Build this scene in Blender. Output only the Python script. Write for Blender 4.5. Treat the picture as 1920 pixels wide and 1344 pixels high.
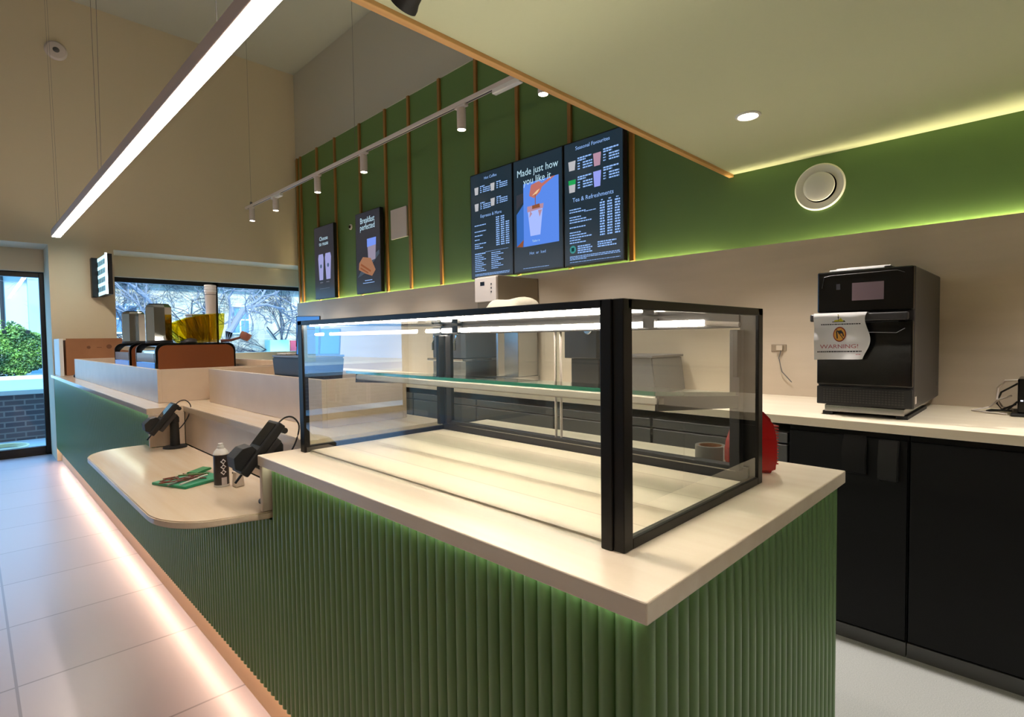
import bpy, bmesh, math, random
from mathutils import Vector, Matrix
random.seed(7)
sc = bpy.context.scene
PI = math.pi
for o in list(bpy.data.objects): bpy.data.objects.remove(o)

# ------------------------------------------------------------------ camera (x right, y forward, z up)
F, YAW, PITCH, ROLL, HC = 1019.357, 0.785833, 0.0381918, 0.0129605, 1.30
cd = bpy.data.cameras.new('camera'); cam = bpy.data.objects.new('camera', cd); sc.collection.objects.link(cam)
cd.sensor_width = 36.0; cd.lens = F/1920*36.0; cd.clip_start = 0.02; cd.clip_end = 200
fw = Vector((math.sin(YAW)*math.cos(PITCH), math.cos(YAW)*math.cos(PITCH), -math.sin(PITCH)))
rt = Vector((math.cos(YAW), -math.sin(YAW), 0)); dn = fw.cross(rt)
r2 = rt*math.cos(ROLL)+dn*math.sin(ROLL); d2 = -rt*math.sin(ROLL)+dn*math.cos(ROLL)
M = Matrix.Identity(4)
for i in range(3):
    M[i][0] = r2[i]; M[i][1] = -d2[i]; M[i][2] = -fw[i]
M.translation = Vector((0, 0, HC)); cam.matrix_world = M
sc.camera = cam

# ------------------------------------------------------------------ world, exposure
w = bpy.data.worlds.new('sky'); sc.world = w; w.use_nodes = True
bg = w.node_tree.nodes['Background']; bg.inputs[0].default_value = (0.25, 0.56, 1.0, 1); bg.inputs[1].default_value = 3.6
sl = bpy.data.lights.new('sun', 'SUN'); sl.energy = 6.5; sl.angle = math.radians(8); sl.color = (1, .94, .82)
so_ = bpy.data.objects.new('sun', sl); sc.collection.objects.link(so_); so_.rotation_euler = Vector((-.25, -.75, .62)).to_track_quat('Z', 'Y').to_euler(); so_.location = (0, 0, 12)
sc.view_settings.view_transform = 'Standard'; sc.view_settings.look = 'None'
sc.view_settings.gamma = 1.0; sc.view_settings.exposure = 0.6; sc.view_settings.use_curve_mapping = False
try:
    c = sc.cycles; c.use_denoising = True; c.max_bounces = 9; c.diffuse_bounces = 4; c.glossy_bounces = 4
    c.transmission_bounces = 4; c.transparent_max_bounces = 16; c.caustics_reflective = False; c.caustics_refractive = False
    c.sample_clamp_indirect = 4.0
except Exception: pass

# ------------------------------------------------------------------ lamps: strengths gathered here
S_LINEAR, S_CASE, S_WALL, S_KICK, S_UNDER = 33.0, 40.0, 95.0, 28.0, 7.0
S_FRONT = 115.0
P_TRACK, P_DOWN, P_SIGN = 100.0, 66.0, 4.0
SCR = .66

# ------------------------------------------------------------------ materials
def lin(c):
    c = [v/255.0 for v in c]
    return tuple([(v/12.92 if v <= .04045 else ((v+.055)/1.055)**2.4) for v in c])+(1.0,)
def mat(name, col, rough=.5, metal=0.0, spec=.5, noise=None, bump=None, coat=0.0):
    """col: sRGB 0-255. noise=(scale(x,y,z), amount, colour2). bump=(scale, strength)"""
    m = bpy.data.materials.new(name); m.use_nodes = True; nt = m.node_tree; b = nt.nodes['Principled BSDF']
    b.inputs['Base Color'].default_value = lin(col); b.inputs['Roughness'].default_value = rough
    b.inputs['Metallic'].default_value = metal; b.inputs['Specular IOR Level'].default_value = spec
    if coat: b.inputs['Coat Weight'].default_value = coat; b.inputs['Coat Roughness'].default_value = .08
    tc = nt.nodes.new('ShaderNodeTexCoord')
    if noise:
        mp = nt.nodes.new('ShaderNodeMapping'); mp.inputs['Scale'].default_value = noise[0]
        nz = nt.nodes.new('ShaderNodeTexNoise'); nz.inputs['Scale'].default_value = 1.0; nz.inputs['Detail'].default_value = 5
        rp = nt.nodes.new('ShaderNodeValToRGB'); rp.color_ramp.elements[0].position = .5-noise[1]; rp.color_ramp.elements[1].position = .5+noise[1]
        rp.color_ramp.elements[0].color = lin(noise[2]); rp.color_ramp.elements[1].color = lin(col)
        nt.links.new(tc.outputs['Object'], mp.inputs[0]); nt.links.new(mp.outputs[0], nz.inputs['Vector'])
        nt.links.new(nz.outputs[0], rp.inputs[0]); nt.links.new(rp.outputs[0], b.inputs['Base Color'])
    if bump:
        nb = nt.nodes.new('ShaderNodeTexNoise'); nb.inputs['Scale'].default_value = bump[0]; nb.inputs['Detail'].default_value = 3
        bp = nt.nodes.new('ShaderNodeBump'); bp.inputs['Strength'].default_value = bump[1]; bp.inputs['Distance'].default_value = .01
        nt.links.new(tc.outputs['Object'], nb.inputs['Vector']); nt.links.new(nb.outputs[0], bp.inputs['Height'])
        nt.links.new(bp.outputs[0], b.inputs['Normal'])
    return m
def emat(name, col, s):
    if name == 'screen_ink': s *= SCR
    m = bpy.data.materials.new(name); m.use_nodes = True; nt = m.node_tree; nt.nodes.clear()
    e = nt.nodes.new('ShaderNodeEmission'); e.inputs[0].default_value = lin(col); e.inputs[1].default_value = s
    o = nt.nodes.new('ShaderNodeOutputMaterial'); nt.links.new(e.outputs[0], o.inputs[0]); return m
def glassmat(name, tint=(255, 255, 255), refl=1.0, ior=1.5):
    m = bpy.data.materials.new(name); m.use_nodes = True; nt = m.node_tree; nt.nodes.clear()
    t = nt.nodes.new('ShaderNodeBsdfTransparent'); t.inputs[0].default_value = lin(tint)
    g = nt.nodes.new('ShaderNodeBsdfGlossy'); g.inputs['Roughness'].default_value = 0.0
    fr = nt.nodes.new('ShaderNodeFresnel'); fr.inputs[0].default_value = ior
    mu = nt.nodes.new('ShaderNodeMath'); mu.operation = 'MULTIPLY'; mu.inputs[1].default_value = refl; mu.use_clamp = True
    mx = nt.nodes.new('ShaderNodeMixShader'); o = nt.nodes.new('ShaderNodeOutputMaterial')
    ge = nt.nodes.new('ShaderNodeNewGeometry'); iv = nt.nodes.new('ShaderNodeMath'); iv.operation = 'SUBTRACT'; iv.inputs[0].default_value = 1
    m2 = nt.nodes.new('ShaderNodeMath'); m2.operation = 'MULTIPLY'      # reflect once, on the outer skin of the sheet
    nt.links.new(ge.outputs['Backfacing'], iv.inputs[1]); nt.links.new(iv.outputs[0], m2.inputs[1])
    nt.links.new(fr.outputs[0], mu.inputs[0]); nt.links.new(mu.outputs[0], m2.inputs[0]); nt.links.new(m2.outputs[0], mx.inputs[0])
    nt.links.new(t.outputs[0], mx.inputs[1]); nt.links.new(g.outputs[0], mx.inputs[2]); nt.links.new(mx.outputs[0], o.inputs[0])
    return m
def brickmat(name, c1, c2, mortar, sc_, bw, bh, ms, rough=.8, axes='XZ', bump=.3, off=.5, loc=(0, 0, 0)):
    m = bpy.data.materials.new(name); m.use_nodes = True; nt = m.node_tree; b = nt.nodes['Principled BSDF']
    tc = nt.nodes.new('ShaderNodeTexCoord'); sp = nt.nodes.new('ShaderNodeSeparateXYZ'); cb = nt.nodes.new('ShaderNodeCombineXYZ')
    ad = nt.nodes.new('ShaderNodeVectorMath'); ad.operation = 'ADD'; ad.inputs[1].default_value = loc
    nt.links.new(tc.outputs['Object'], ad.inputs[0]); nt.links.new(ad.outputs[0], sp.inputs[0])
    nt.links.new(sp.outputs['XYZ'.index(axes[0])], cb.inputs[0]); nt.links.new(sp.outputs['XYZ'.index(axes[1])], cb.inputs[1])
    br = nt.nodes.new('ShaderNodeTexBrick'); br.inputs['Scale'].default_value = sc_; br.offset = off
    br.inputs['Color1'].default_value = lin(c1); br.inputs['Color2'].default_value = lin(c2); br.inputs['Mortar'].default_value = lin(mortar)
    br.inputs['Brick Width'].default_value = bw; br.inputs['Row Height'].default_value = bh; br.inputs['Mortar Size'].default_value = ms
    br.inputs['Mortar Smooth'].default_value = .1
    nt.links.new(cb.outputs[0], br.inputs['Vector']); nt.links.new(br.outputs[0], b.inputs['Base Color'])
    b.inputs['Roughness'].default_value = rough
    if bump:
        bp = nt.nodes.new('ShaderNodeBump'); bp.inputs['Strength'].default_value = bump; bp.inputs['Distance'].default_value = .004; bp.invert = True
        nt.links.new(br.outputs['Fac'], bp.inputs['Height']); nt.links.new(bp.outputs[0], b.inputs['Normal'])
    return m

CREAM = mat('cream_plaster', (212, 198, 168), .85, bump=(60, .03))
TAUPE = mat('taupe_plaster', (184, 180, 164), .85, bump=(60, .03))
CEIL = mat('ceiling_paint', (176, 176, 160), .9, bump=(60, .03))
SOFFIT = mat('soffit_paint', (202, 206, 172), .8, bump=(60, .02))
GREEN = mat('green_wall_paint', (88, 118, 62), .6, bump=(80, .03))
FLUTE = mat('green_fluted_paint', (108, 142, 86), .32, noise=((.6, .6, .6), .3, (102, 135, 82)))
CARC = mat('green_board', (62, 82, 50), .5)
SPLASH = mat('grey_beige_splashback', (190, 175, 156), .5, noise=((6, .8, 7), .22, (174, 159, 140)))
STONE = mat('beige_composite_worktop', (222, 206, 184), .16, noise=((30, 2.2, 30), .35, (213, 190, 160)))
STONE2 = mat('beige_composite_panel', (214, 194, 172), .35, noise=((9, 9, 9), .3, (203, 182, 160)))
WOODLT = mat('pale_worktop', (246, 233, 212), .3, noise=((26, 1.6, 26), .3, (234, 217, 192)))
OAK = mat('oak_batten', (160, 116, 56), .5, noise=((30, 30, 2), .3, (132, 90, 40)))
OAKT = mat('oak_trim', (216, 170, 108), .5, noise=((2, 30, 30), .3, (190, 140, 82)))
KICK = mat('oak_kick_plate', (232, 190, 142), .5)
BLACK = mat('black_metal', (11, 10, 10), .4, spec=.35)
BLACKG = mat('black_gloss', (6, 6, 6), .2, spec=.35)
BLACKM = mat('black_matt', (16, 16, 17), .6)
CHAR = mat('charcoal_plastic', (42, 40, 42), .42)
CABBLK = mat('black_cabinet', (7, 7, 9), .55, spec=.3)
DARKGREY = mat('dark_grey_vinyl', (84, 84, 84), .6)
GREYM = mat('grey_steel', (118, 116, 118), .38, metal=.6)
STEEL = mat('brushed_steel', (190, 190, 190), .24, metal=1.0)
CHROME = mat('chrome', (225, 228, 232), .06, metal=1.0)
BRONZE = mat('bronze_panel', (118, 58, 6), .5, noise=((3, 3, 1.5), .3, (102, 48, 5)))
WHITE = mat('white_plastic', (225, 222, 215), .4)
WHITEM = mat('white_metal', (212, 200, 192), .4)
CREAMP = mat('cream_cloth', (248, 242, 226), .8, bump=(30, .4))
ROSE = mat('lamp_casing', (228, 206, 192), .45)
PAPER = mat('white_paper', (232, 228, 228), .7)
CARD = mat('brown_cardboard', (158, 108, 72), .8, noise=((8, 8, 8), .3, (146, 98, 64)))
REDP = mat('red_plastic', (190, 22, 26), .25, coat=.4)
GLASS = glassmat('clear_glass', (253, 255, 254), 1.85, 1.5)
WGLASS = glassmat('window_glass', (240, 250, 255), .6)
SHELFG = glassmat('shelf_glass', (244, 250, 248), .8)
GEDGE = mat('green_glass_edge', (24, 84, 66), .15, spec=.8)
AMBER = glassmat('amber_plastic', (246, 238, 176), 1.0, 1.6)
LEDW = emat('linear_lamp_glow', (255, 241, 226), S_LINEAR)
LEDT = emat('added_uplight_glow', (255, 240, 222), S_LINEAR*.42)
LEDS = emat('added_pendant_glow', (255, 236, 214), S_LINEAR*.22)
LEDF = emat('case_front_strip_glow', (255, 240, 222), S_FRONT)
LEDC = emat('case_tube_glow', (255, 238, 220), S_CASE)
LEDWALL = emat('wall_strip_glow', (255, 240, 190), S_WALL)
LEDK = emat('kick_strip_glow', (255, 218, 194), S_KICK)
LEDU = emat('under_top_strip_glow', (240, 255, 236), S_UNDER)
SPOTG = emat('spot_lens_glow', (255, 240, 222), 30.0)

# ------------------------------------------------------------------ mesh helpers
class MB:
    def __init__(s): s.bm = bmesh.new()
    def box(s, x0, x1, y0, y1, z0, z1, bev=0.0, mtx=None, seg=2):
        t = bmesh.new(); bmesh.ops.create_cube(t, size=1)
        for v in t.verts:
            v.co = Vector(((x0+x1)/2+v.co.x*(x1-x0), (y0+y1)/2+v.co.y*(y1-y0), (z0+z1)/2+v.co.z*(z1-z0)))
        if bev: bmesh.ops.bevel(t, geom=t.edges[:], offset=bev, segments=seg, affect='EDGES', profile=.5)
        s._add(t, mtx); return s
    def _add(s, t, mtx=None):
        if mtx is not None: bmesh.ops.transform(t, matrix=mtx, verts=t.verts)
        me = bpy.data.meshes.new('tmp'); t.to_mesh(me); t.free(); s.bm.from_mesh(me); bpy.data.meshes.remove(me)
    def prism(s, pts, a0, a1, axis='z', bev=0.0, mtx=None, seg=2):
        """pts polygon in the plane perpendicular to axis; z:(x,y) y:(x,z) x:(y,z)"""
        t = bmesh.new()
        def P(p, a): return {'z': (p[0], p[1], a), 'y': (p[0], a, p[1]), 'x': (a, p[0], p[1])}[axis]
        A = [t.verts.new(P(p, a0)) for p in pts]; B = [t.verts.new(P(p, a1)) for p in pts]
        n = len(pts); t.faces.new(A[::-1]); t.faces.new(B)
        for i in range(n): t.faces.new((A[i], A[(i+1) % n], B[(i+1) % n], B[i]))
        bmesh.ops.recalc_face_normals(t, faces=t.faces[:])
        if bev: bmesh.ops.bevel(t, geom=[e for e in t.edges], offset=bev, segments=seg, affect='EDGES')
        s._add(t, mtx); return s
    def lathe(s, prof, loc=(0, 0, 0), n=32, mtx=None, cap=True):
        t = bmesh.new(); rings = []
        for r, z in prof:
            rings.append([t.verts.new((r*math.cos(2*PI*i/n), r*math.sin(2*PI*i/n), z)) for i in range(n)])
        for a, b in zip(rings, rings[1:]):
            for i in range(n): t.faces.new((a[i], a[(i+1) % n], b[(i+1) % n], b[i]))
        if cap:
            if prof[0][0] > 1e-5: t.faces.new(rings[0][::-1])
            if prof[-1][0] > 1e-5: t.faces.new(rings[-1])
        bmesh.ops.remove_doubles(t, verts=t.verts, dist=1e-6)
        m = Matrix.Translation(loc) if mtx is None else Matrix.Translation(loc) @ mtx
        s._add(t, m); return s
    def tube(s, pts, r, n=8, r1=None):
        t = bmesh.new(); pts = [Vector(p) for p in pts]; N = len(pts); rings = []
        up = Vector((0, 0, 1))
        for i, p in enumerate(pts):
            d = (pts[min(i+1, N-1)]-pts[max(i-1, 0)]).normalized()
            a = d.cross(up if abs(d.z) < .95 else Vector((1, 0, 0))).normalized(); b = d.cross(a)
            rr = r if r1 is None else r+(r1-r)*i/max(1, N-1)
            rings.append([t.verts.new(p+(a*math.cos(2*PI*k/n)+b*math.sin(2*PI*k/n))*rr) for k in range(n)])
        for a, b in zip(rings, rings[1:]):
            for i in range(n): t.faces.new((a[i], a[(i+1) % n], b[(i+1) % n], b[i]))
        t.faces.new(rings[0][::-1]); t.faces.new(rings[-1])
        bmesh.ops.recalc_face_normals(t, faces=t.faces[:])
        s._add(t); return s
    def quad(s, pts):
        t = bmesh.new(); t.faces.new([t.verts.new(p) for p in pts]); s._add(t); return s
    def build(s, name, m, parent=None, smooth=False, loc=None):
        me = bpy.data.meshes.new(name); s.bm.to_mesh(me); s.bm.free()
        if isinstance(m, (list, tuple)):
            for q in m: me.materials.append(q)
        else: me.materials.append(m)
        if smooth:
            for p in me.polygons: p.use_smooth = True
            try: me.set_sharp_from_angle(angle=math.radians(35))
            except Exception: pass
        o = bpy.data.objects.new(name, me); sc.collection.objects.link(o)
        if parent:
            o.parent = parent; o.matrix_parent_inverse = Matrix.Translation(parent.location).inverted() if parent.location.length else Matrix.Identity(4)
        if loc: o.location = loc
        return o
def tag(o, label=None, cat=None, group=None, kind=None):
    if label: o['label'] = label
    if cat: o['category'] = cat
    if group: o['group'] = group
    if kind: o['kind'] = kind
    return o
def thing(name, label, cat, loc=(0, 0, 0), group=None):
    o = bpy.data.objects.new(name, None); sc.collection.objects.link(o); o.location = loc; o.empty_display_size = .05
    return tag(o, label, cat, group)
def struct(o): o['kind'] = 'structure'; return o
def box(name, m, x0, x1, y0, y1, z0, z1, parent=None, bev=0.0):
    return MB().box(x0, x1, y0, y1, z0, z1, bev).build(name, m, parent)
def light(name, kind, loc, power, col=(1, .86, .7), rot=None, parent=None, **kw):
    l = bpy.data.lights.new(name, kind); l.energy = power; l.color = col
    for k, v in kw.items(): setattr(l, k, v)
    o = bpy.data.objects.new(name, l); sc.collection.objects.link(o); o.location = loc
    if rot: o.rotation_euler = rot
    if parent: o.parent = parent; o.matrix_parent_inverse = Matrix.Translation(parent.location).inverted()
    return o
FACE_NX = Matrix(((0, 0, -1, 0), (-1, 0, 0, 0), (0, 1, 0, 0), (0, 0, 0, 1)))   # text reading right = -y, up = z, faces -x
FACE_NY = Matrix(((1, 0, 0, 0), (0, 0, -1, 0), (0, 1, 0, 0), (0, 0, 0, 1)))    # reads +x, faces -y
def text(name, body, size, m, at, basis, parent, align='LEFT', sx=1.0, ext=.0004):
    c = bpy.data.curves.new('t', 'FONT'); c.body = body; c.size = size; c.align_x = align; c.extrude = ext; c.resolution_u = 2
    o = bpy.data.objects.new('t', c); sc.collection.objects.link(o)
    dg = bpy.context.evaluated_depsgraph_get(); me = bpy.data.meshes.new_from_object(o.evaluated_get(dg))
    bpy.data.objects.remove(o); me.name = name
    me.transform(Matrix.Translation(at) @ basis @ Matrix.Diagonal((sx, 1, 1, 1)))
    me.materials.clear(); me.materials.append(m)
    o = bpy.data.objects.new(name, me); sc.collection.objects.link(o)
    o.parent = parent
    pl = parent.location if parent.parent is None else parent.parent.location
    o.matrix_parent_inverse = Matrix.Translation(parent.location).inverted() if parent.parent is None else Matrix.Identity(4)
    return o

# ================================================================== SETTING
XW = 3.41
# floors
TILE = brickmat('floor_tile', (172, 164, 170), (167, 159, 166), (128, 121, 126), 1.0, 1.23, .6125, .0048, rough=.32, axes='XY', bump=.15, off=0.0, loc=(-.085+1.23, .30, 0))
_t = TILE.node_tree.nodes['Principled BSDF']; _t.inputs['Specular IOR Level'].default_value = .9
TERR = mat('grey_safety_floor', (188, 189, 186), .55, noise=((260, 260, 260), .25, (158, 160, 158)))
struct(box('floor', TILE, -4.2, .72, -6, 8.5, -.1, 0))
struct(box('floor', TERR, .72, 8.2, -6, 8.5, -.1, 0))
struct(box('ceiling', CEIL, -4.2, 8.2, -6, 8.5, 5.1, 5.2))
# far wall with the door and window recess
b = MB()
b.box(-4.2, 3.6, 7.8, 8.6, 2.385, 5.1)
b.box(.66, 1.245, 7.8, 8.6, 0, 2.385)
b.box(-4.2, .66, 8.3, 8.6, 2.13, 2.385)
b.box(1.245, 4.1, 8.3, 8.6, 2.13, 2.385)
b.box(1.245, 4.1, 8.3, 8.6, 0, 1.135)
b.box(4.0, 4.1, 7.8, 8.3, 0, 5.1); b.box(3.6, 4.1, 7.75, 7.8, 0, 5.1); b.box(3.6, 4.1, 7.8, 8.6, 2.385, 5.1)
struct(b.build('wall_left', CREAM))
# right wall, behind the back counter
struct(box('wall_right', TAUPE, 3.44, 3.6, -1.5, 7.8, 0, 5.1))
struct(box('wall_right', GREEN, 3.425, 3.44, -1.5, 7.78, 1.80, 3.89))
struct(box('trim_1', TAUPE, 3.415, 3.44, -1.5, 7.79, 3.89, 3.905))
# rest of the cafe, behind and left of the viewer
struct(box('wall_near', CREAM, -4.2, 8.2, -6.2, -6, 0, 5.1))
b = MB(); b.box(8.2, 8.4, -6.2, -1.3, 0, 5.1); b.box(3.6, 8.4, -1.5, -1.3, 0, 5.1)
struct(b.build('wall_back', CREAM))
struct(box('wall_front', CREAM, -4.4, -4.2, -6.2, 8.6, 0, 5.1))
def glazed(n, x0, x1, y0, y1, z0, z1, bars, fw_=.05, horiz=None):
    e = bpy.data.objects.new('window_%d' % n, None); sc.collection.objects.link(e); struct(e)
    b = MB(); ax = (x1-x0) > (y1-y0)
    b.box(x0, x1, y0, y1, z1-fw_, z1); b.box(x0, x1, y0, y1, z0, z0+fw_)
    for t in bars:
        if ax: b.box(t-fw_/2, t+fw_/2, y0, y1, z0, z1)
        else: b.box(x0, x1, t-fw_/2, t+fw_/2, z0, z1)
    b.build('window_frame', BLACK, e)
    if ax: MB().box(x0, x1, (y0+y1)/2-.004, (y0+y1)/2+.004, z0, z1).build('window_pane', WGLASS, e)
    else: MB().box((x0+x1)/2-.004, (x0+x1)/2+.004, y0, y1, z0, z1).build('window_pane', WGLASS, e)
    return e
glazed(1, 1.245, 4.0, 8.40, 8.45, 1.06, 2.13, (1.27, 2.50, 3.97), .06)
# door
d = bpy.data.objects.new('door_1', None); sc.collection.objects.link(d); struct(d)
b = MB(); b.box(.615, .66, 8.38, 8.45, 0, 2.13, .004); b.box(-.55, -.50, 8.38, 8.45, 0, 2.13, .004); b.box(-.5, .615, 8.38, 8.45, 2.07, 2.13, .004)
b.box(-.5, .615, 8.38, 8.45, 0, .10, .004); b.box(-4.2, -4.1, 8.38, 8.45, 0, 2.13); b.box(-2.2, -2.1, 8.38, 8.45, 0, 2.13); b.box(-4.1, -.55, 8.38, 8.45, 2.07, 2.13); b.box(-4.1, -.55, 8.38, 8.45, 0, .1)
b.build('door_frame', BLACK, d)
MB().box(-4.1, .615, 8.412, 8.418, .1, 2.07).build('door_glass', WGLASS, d)
DOT = mat('frosted_dot', (70, 110, 125), .6)
b = MB()
for i in range(-9, 3): b.lathe([(0, 0), (.022, 0), (.022, .001), (0, .001)], (.50+i*.2-.2, 8.409, 1.44), 20, Matrix.Rotation(PI/2, 4, 'X'))
b.build('glass_marking', DOT, d)
# soffit over the near end with oak edge trim
struct(box('ceiling', SOFFIT, .80, 3.424, -2.2, 1.44, 2.30, 2.75))
struct(MB().box(.77, 3.424, 1.44, 1.47, 2.285, 2.75, .002).box(.77, .80, -2.2, 1.44, 2.285, 2.75, .002).build('trim_2', OAKT))
# splashback and its strip light
box_s = box('splashback', SPLASH, 3.40, 3.408, -1.5, 7.78, .94, 1.836)
tag(box_s, 'long grey-beige splashback panel behind the back worktop', 'splashback')
b = MB()
pts = [(-1.5, .02), (0.1, .024), (.52, .034), (1.02, .062), (1.44, .10), (1.6, .045), (7.75, .03)]  # strip depth shaped so its light tapers across the soffit
for (ya, ha), (yb, hb) in zip(pts, pts[1:]):
    za, zb = 1.836-ha, 1.836-hb
    b.quad([(3.411, ya, za), (3.411, yb, zb), (3.423, yb, zb), (3.423, ya, za)])
tag(b.build('strip_light', LEDWALL), 'glowing strip light along the top of the splashback under the green wall', 'strip light')
# oak battens
ys = [7.70, 7.585, 7.08, 6.58, 5.955, 5.39, 4.93, 4.395, 3.843, 3.31, 2.735, 2.17]
names = ['oak batten on the green wall, in the far left corner of the wall', 'oak batten second from the far left corner of the green wall',
 'oak batten running down behind the farthest dark cup screen', 'oak batten just right of the farthest dark cup screen',
 'oak batten running down behind the sandwich and coffee screen', 'oak batten just right of the sandwich and coffee screen',
 'oak batten right beside the blank white wall panel', 'lone oak batten in the middle of the green wall, clear of every screen',
 'oak batten ending behind the left edge of the leftmost menu screen', 'oak batten ending between the leftmost and middle menu screens',
 'oak batten ending between the middle and rightmost menu screens', 'oak batten right of the three menu screens, under the soffit edge']
for y, n in zip(ys, names):
    tag(MB().box(3.402, 3.425, y-.018, y+.018, 1.842, 3.888, .002).build('wall_batten', OAK), n, 'batten', 'oak battens on the green wall')

# ================================================================== COUNTER
ctr = thing('service_counter', 'long green fluted service counter with oak kick plate', 'counter', (.70, .42, 0))
b = MB(); b.box(.672, 1.60, .41, 1.735, .15, .905); b.box(.672, 1.30, 1.735, 3.28, .15, .735); b.box(.672, 1.70, 3.28, 7.76, .15, .93)
b.build('carcass', CARC, ctr)
def flutes(y0, y1, z0, z1, xp=.672, pitch=.031):
    n = max(1, round((y1-y0)/pitch)); p = (y1-y0)/n; prof = []
    for i in range(n):
        for k in range(7):
            a = PI*k/7 if k else 0
            prof.append((xp-math.sin(PI*(k+.0)/7)*.0150-.001, y0+p*i+p*(1-math.cos(PI*k/7))/2))
    prof.append((xp-.001, y1))
    return prof
def flute_mesh(prof, z0, z1, b, sw=False):
    t = bmesh.new(); A = []; B = []
    for (u, v) in prof:
        x, y = (v, u) if sw else (u, v)
        A.append(t.verts.new((x, y, z0))); B.append(t.verts.new((x, y, z1)))
    for i in range(len(A)-1): t.faces.new((A[i], A[i+1], B[i+1], B[i]) if sw else (A[i+1], A[i], B[i], B[i+1]))
    bmesh.ops.recalc_face_normals(t, faces=t.faces[:]) if False else None
    b._add(t)
b = MB(); flute_mesh(flutes(.425, 1.735, 0, 0), .15, .905, b); o = b.build('fluted_front', FLUTE, ctr, True)
b = MB(); flute_mesh(flutes(1.735, 3.28, 0, 0), .15, .735, b); b.build('fluted_front', FLUTE, ctr, True)
b = MB(); flute_mesh(flutes(3.28, 7.74, 0, 0), .15, .93, b); b.build('fluted_front', FLUTE, ctr, True)
# side: plane y = .41 (facing -y)
b = MB(); flute_mesh([(u, v) for (u, v) in flutes(.687, 1.60, 0, 0, .41, .0335)], .15, .905, b, True); b.build('fluted_end', FLUTE, ctr, True)
b = MB(); b.lathe([(.0165, .15), (.0165, .905)], (.674, .412, 0), 20); b.build('corner_bead', FLUTE, ctr, True)
b = MB(); b.box(.697, .71, .45, 7.76, 0, .15); b.box(.71, 1.58, .45, .463, 0, .15); b.build('kick_plate', KICK, ctr)
MB().box(.684, .694, .44, 7.74, .142, .1495).build('kick_strip_light', LEDK, ctr)
b = MB(); b.box(.651, .6565, .40, 1.745, .9052, .9068); b.box(.66, 1.59, .396, .400, .9055, .9068); b.build('under_top_strip_light', LEDU, ctr)
MB().box(.650, .656, 3.3, 7.7, .928, .9296).build('under_top_strip_light', LEDU, ctr)
MB().box(.64, .80, 3.262, 3.28, .762, .93, .001).build('end_panel', STONE2, ctr)
MB().box(.803, .818, 1.78, 3.262, .762, .93).build('riser_panel', STONE2, ctr)
MB().box(.637, 1.0, 1.752, 1.772, .762, .9065, .004, seg=3).build('end_panel', STONE2, ctr)
MB().box(.80, 1.0, 1.762, 1.78, .762, .93, .001).build('end_panel', BLACKM, ctr)

tag(MB().box(.635, 1.618, .383, 1.778, .9072, .94, .0025).build('worktop', WOODLT), 'pale worktop with cut corner carrying the glass display case', 'worktop')
# low worktop with rounded corners
def arc(cx, cy, rx, ry, a0, a1, n=12): return [(cx+rx*math.cos(math.radians(a0+(a1-a0)*i/n)), cy+ry*math.sin(math.radians(a0+(a1-a0)*i/n))) for i in range(n+1)]
pts = [(.80, 1.752), (.80, 3.26), (.652, 3.26), (.652, 3.40)]
pts += arc(.55, 3.20, .17, .20, 90, 180, 12)
pts += arc(.56, 2.02, .18, .235, 180, 262, 14)
pts += [(.60, 1.768), (.65, 1.752)]
tag(MB().prism(pts, .737, .76, 'z', .0035).build('low_worktop', STONE, smooth=True), 'low rounded beige worktop jutting out at the till', 'worktop')
b = MB(); b.prism([(.80, 1.78), (1.40, 1.78), (1.40, 3.28), (1.72, 3.28), (1.72, 7.78), (.635, 7.78), (.635, 3.28), (.80, 3.28)], .93, .96, 'z', .002)
tag(b.build('worktop', STONE), 'long beige worktop running from the till ledge to the far wall', 'worktop')
def upstand(name, label, x0, x1, y0, y1, z0, z1, t=.02):
    b = MB(); b.box(x0, x0+t, y0, y1, z0, z1, .001); b.box(x1-t, x1, y0, y1, z0, z1, .001)
    b.box(x0+t, x1-t, y0, y0+t, z0, z1, .001); b.box(x0+t, x1-t, y1-t, y1, z0, z1, .001)
    return tag(b.build(name, STONE2), label, 'upstand')
upstand('till_surround', 'beige open box surround enclosing the till on the ledge', .955, 1.34, 1.99, 3.37, .9605, 1.147)
upstand('machine_surround', 'long beige upstand screening the espresso machines', .742, 1.70, 3.54, 6.85, .9605, 1.147)

# ================================================================== DISPLAY CASE
case = thing('display_case', 'black-framed empty glass display case with lit rear tube and glass shelf', 'display case', (1.05, 1.1, .94))
X0, X1, Y0, Y1, ZB, ZT = .750, 1.352, .497, 1.722, .9405, 1.362
P = .019
def part(n, m, *a, bev=.0015): return MB().box(*a, bev).build(n, m, case)
part('front_post', BLACK, X0, X0+P, Y0+P+.002, Y0+2*P+.006, ZB, ZT)
part('front_post', BLACK, X0+.004, X0+P+.012, Y0, Y0+P+.002, ZB, ZT)
part('front_post', BLACK, X0, X0+P, Y1-P*1.6, Y1, ZB, ZT)
part('rear_post', BLACK, X1-.026, X1, Y0, Y0+.045, ZB, ZT)
part('rear_post', BLACK, X1-.026, X1, Y1-.045, Y1, ZB, ZT)
T = .014
part('top_rail', BLACK, X0, X0+T+.004, Y0+P*2, Y1, ZT-T, ZT)
part('top_rail', BLACK, X0+P, X1, Y0, Y0+T, ZT-T-.003, ZT)
part('top_rail', BLACK, X0+P, X1, Y1-T, Y1, ZT-T, ZT)
part('top_rail', BLACK, X1-.03, X1, Y0+.045, Y1-.045, ZT-.045, ZT)
part('bottom_rail', BLACK, X0+P+.012, X1-.026, Y0, Y0+.016, ZB, ZB+.018)
part('bottom_rail', BLACK, X0+P, X1-.026, Y1-.016, Y1, ZB, ZB+.018)
part('rear_sill', CHAR, X1-.034, X1-.002, Y0+.02, Y1-.02, ZB, ZB+.038)
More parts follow.
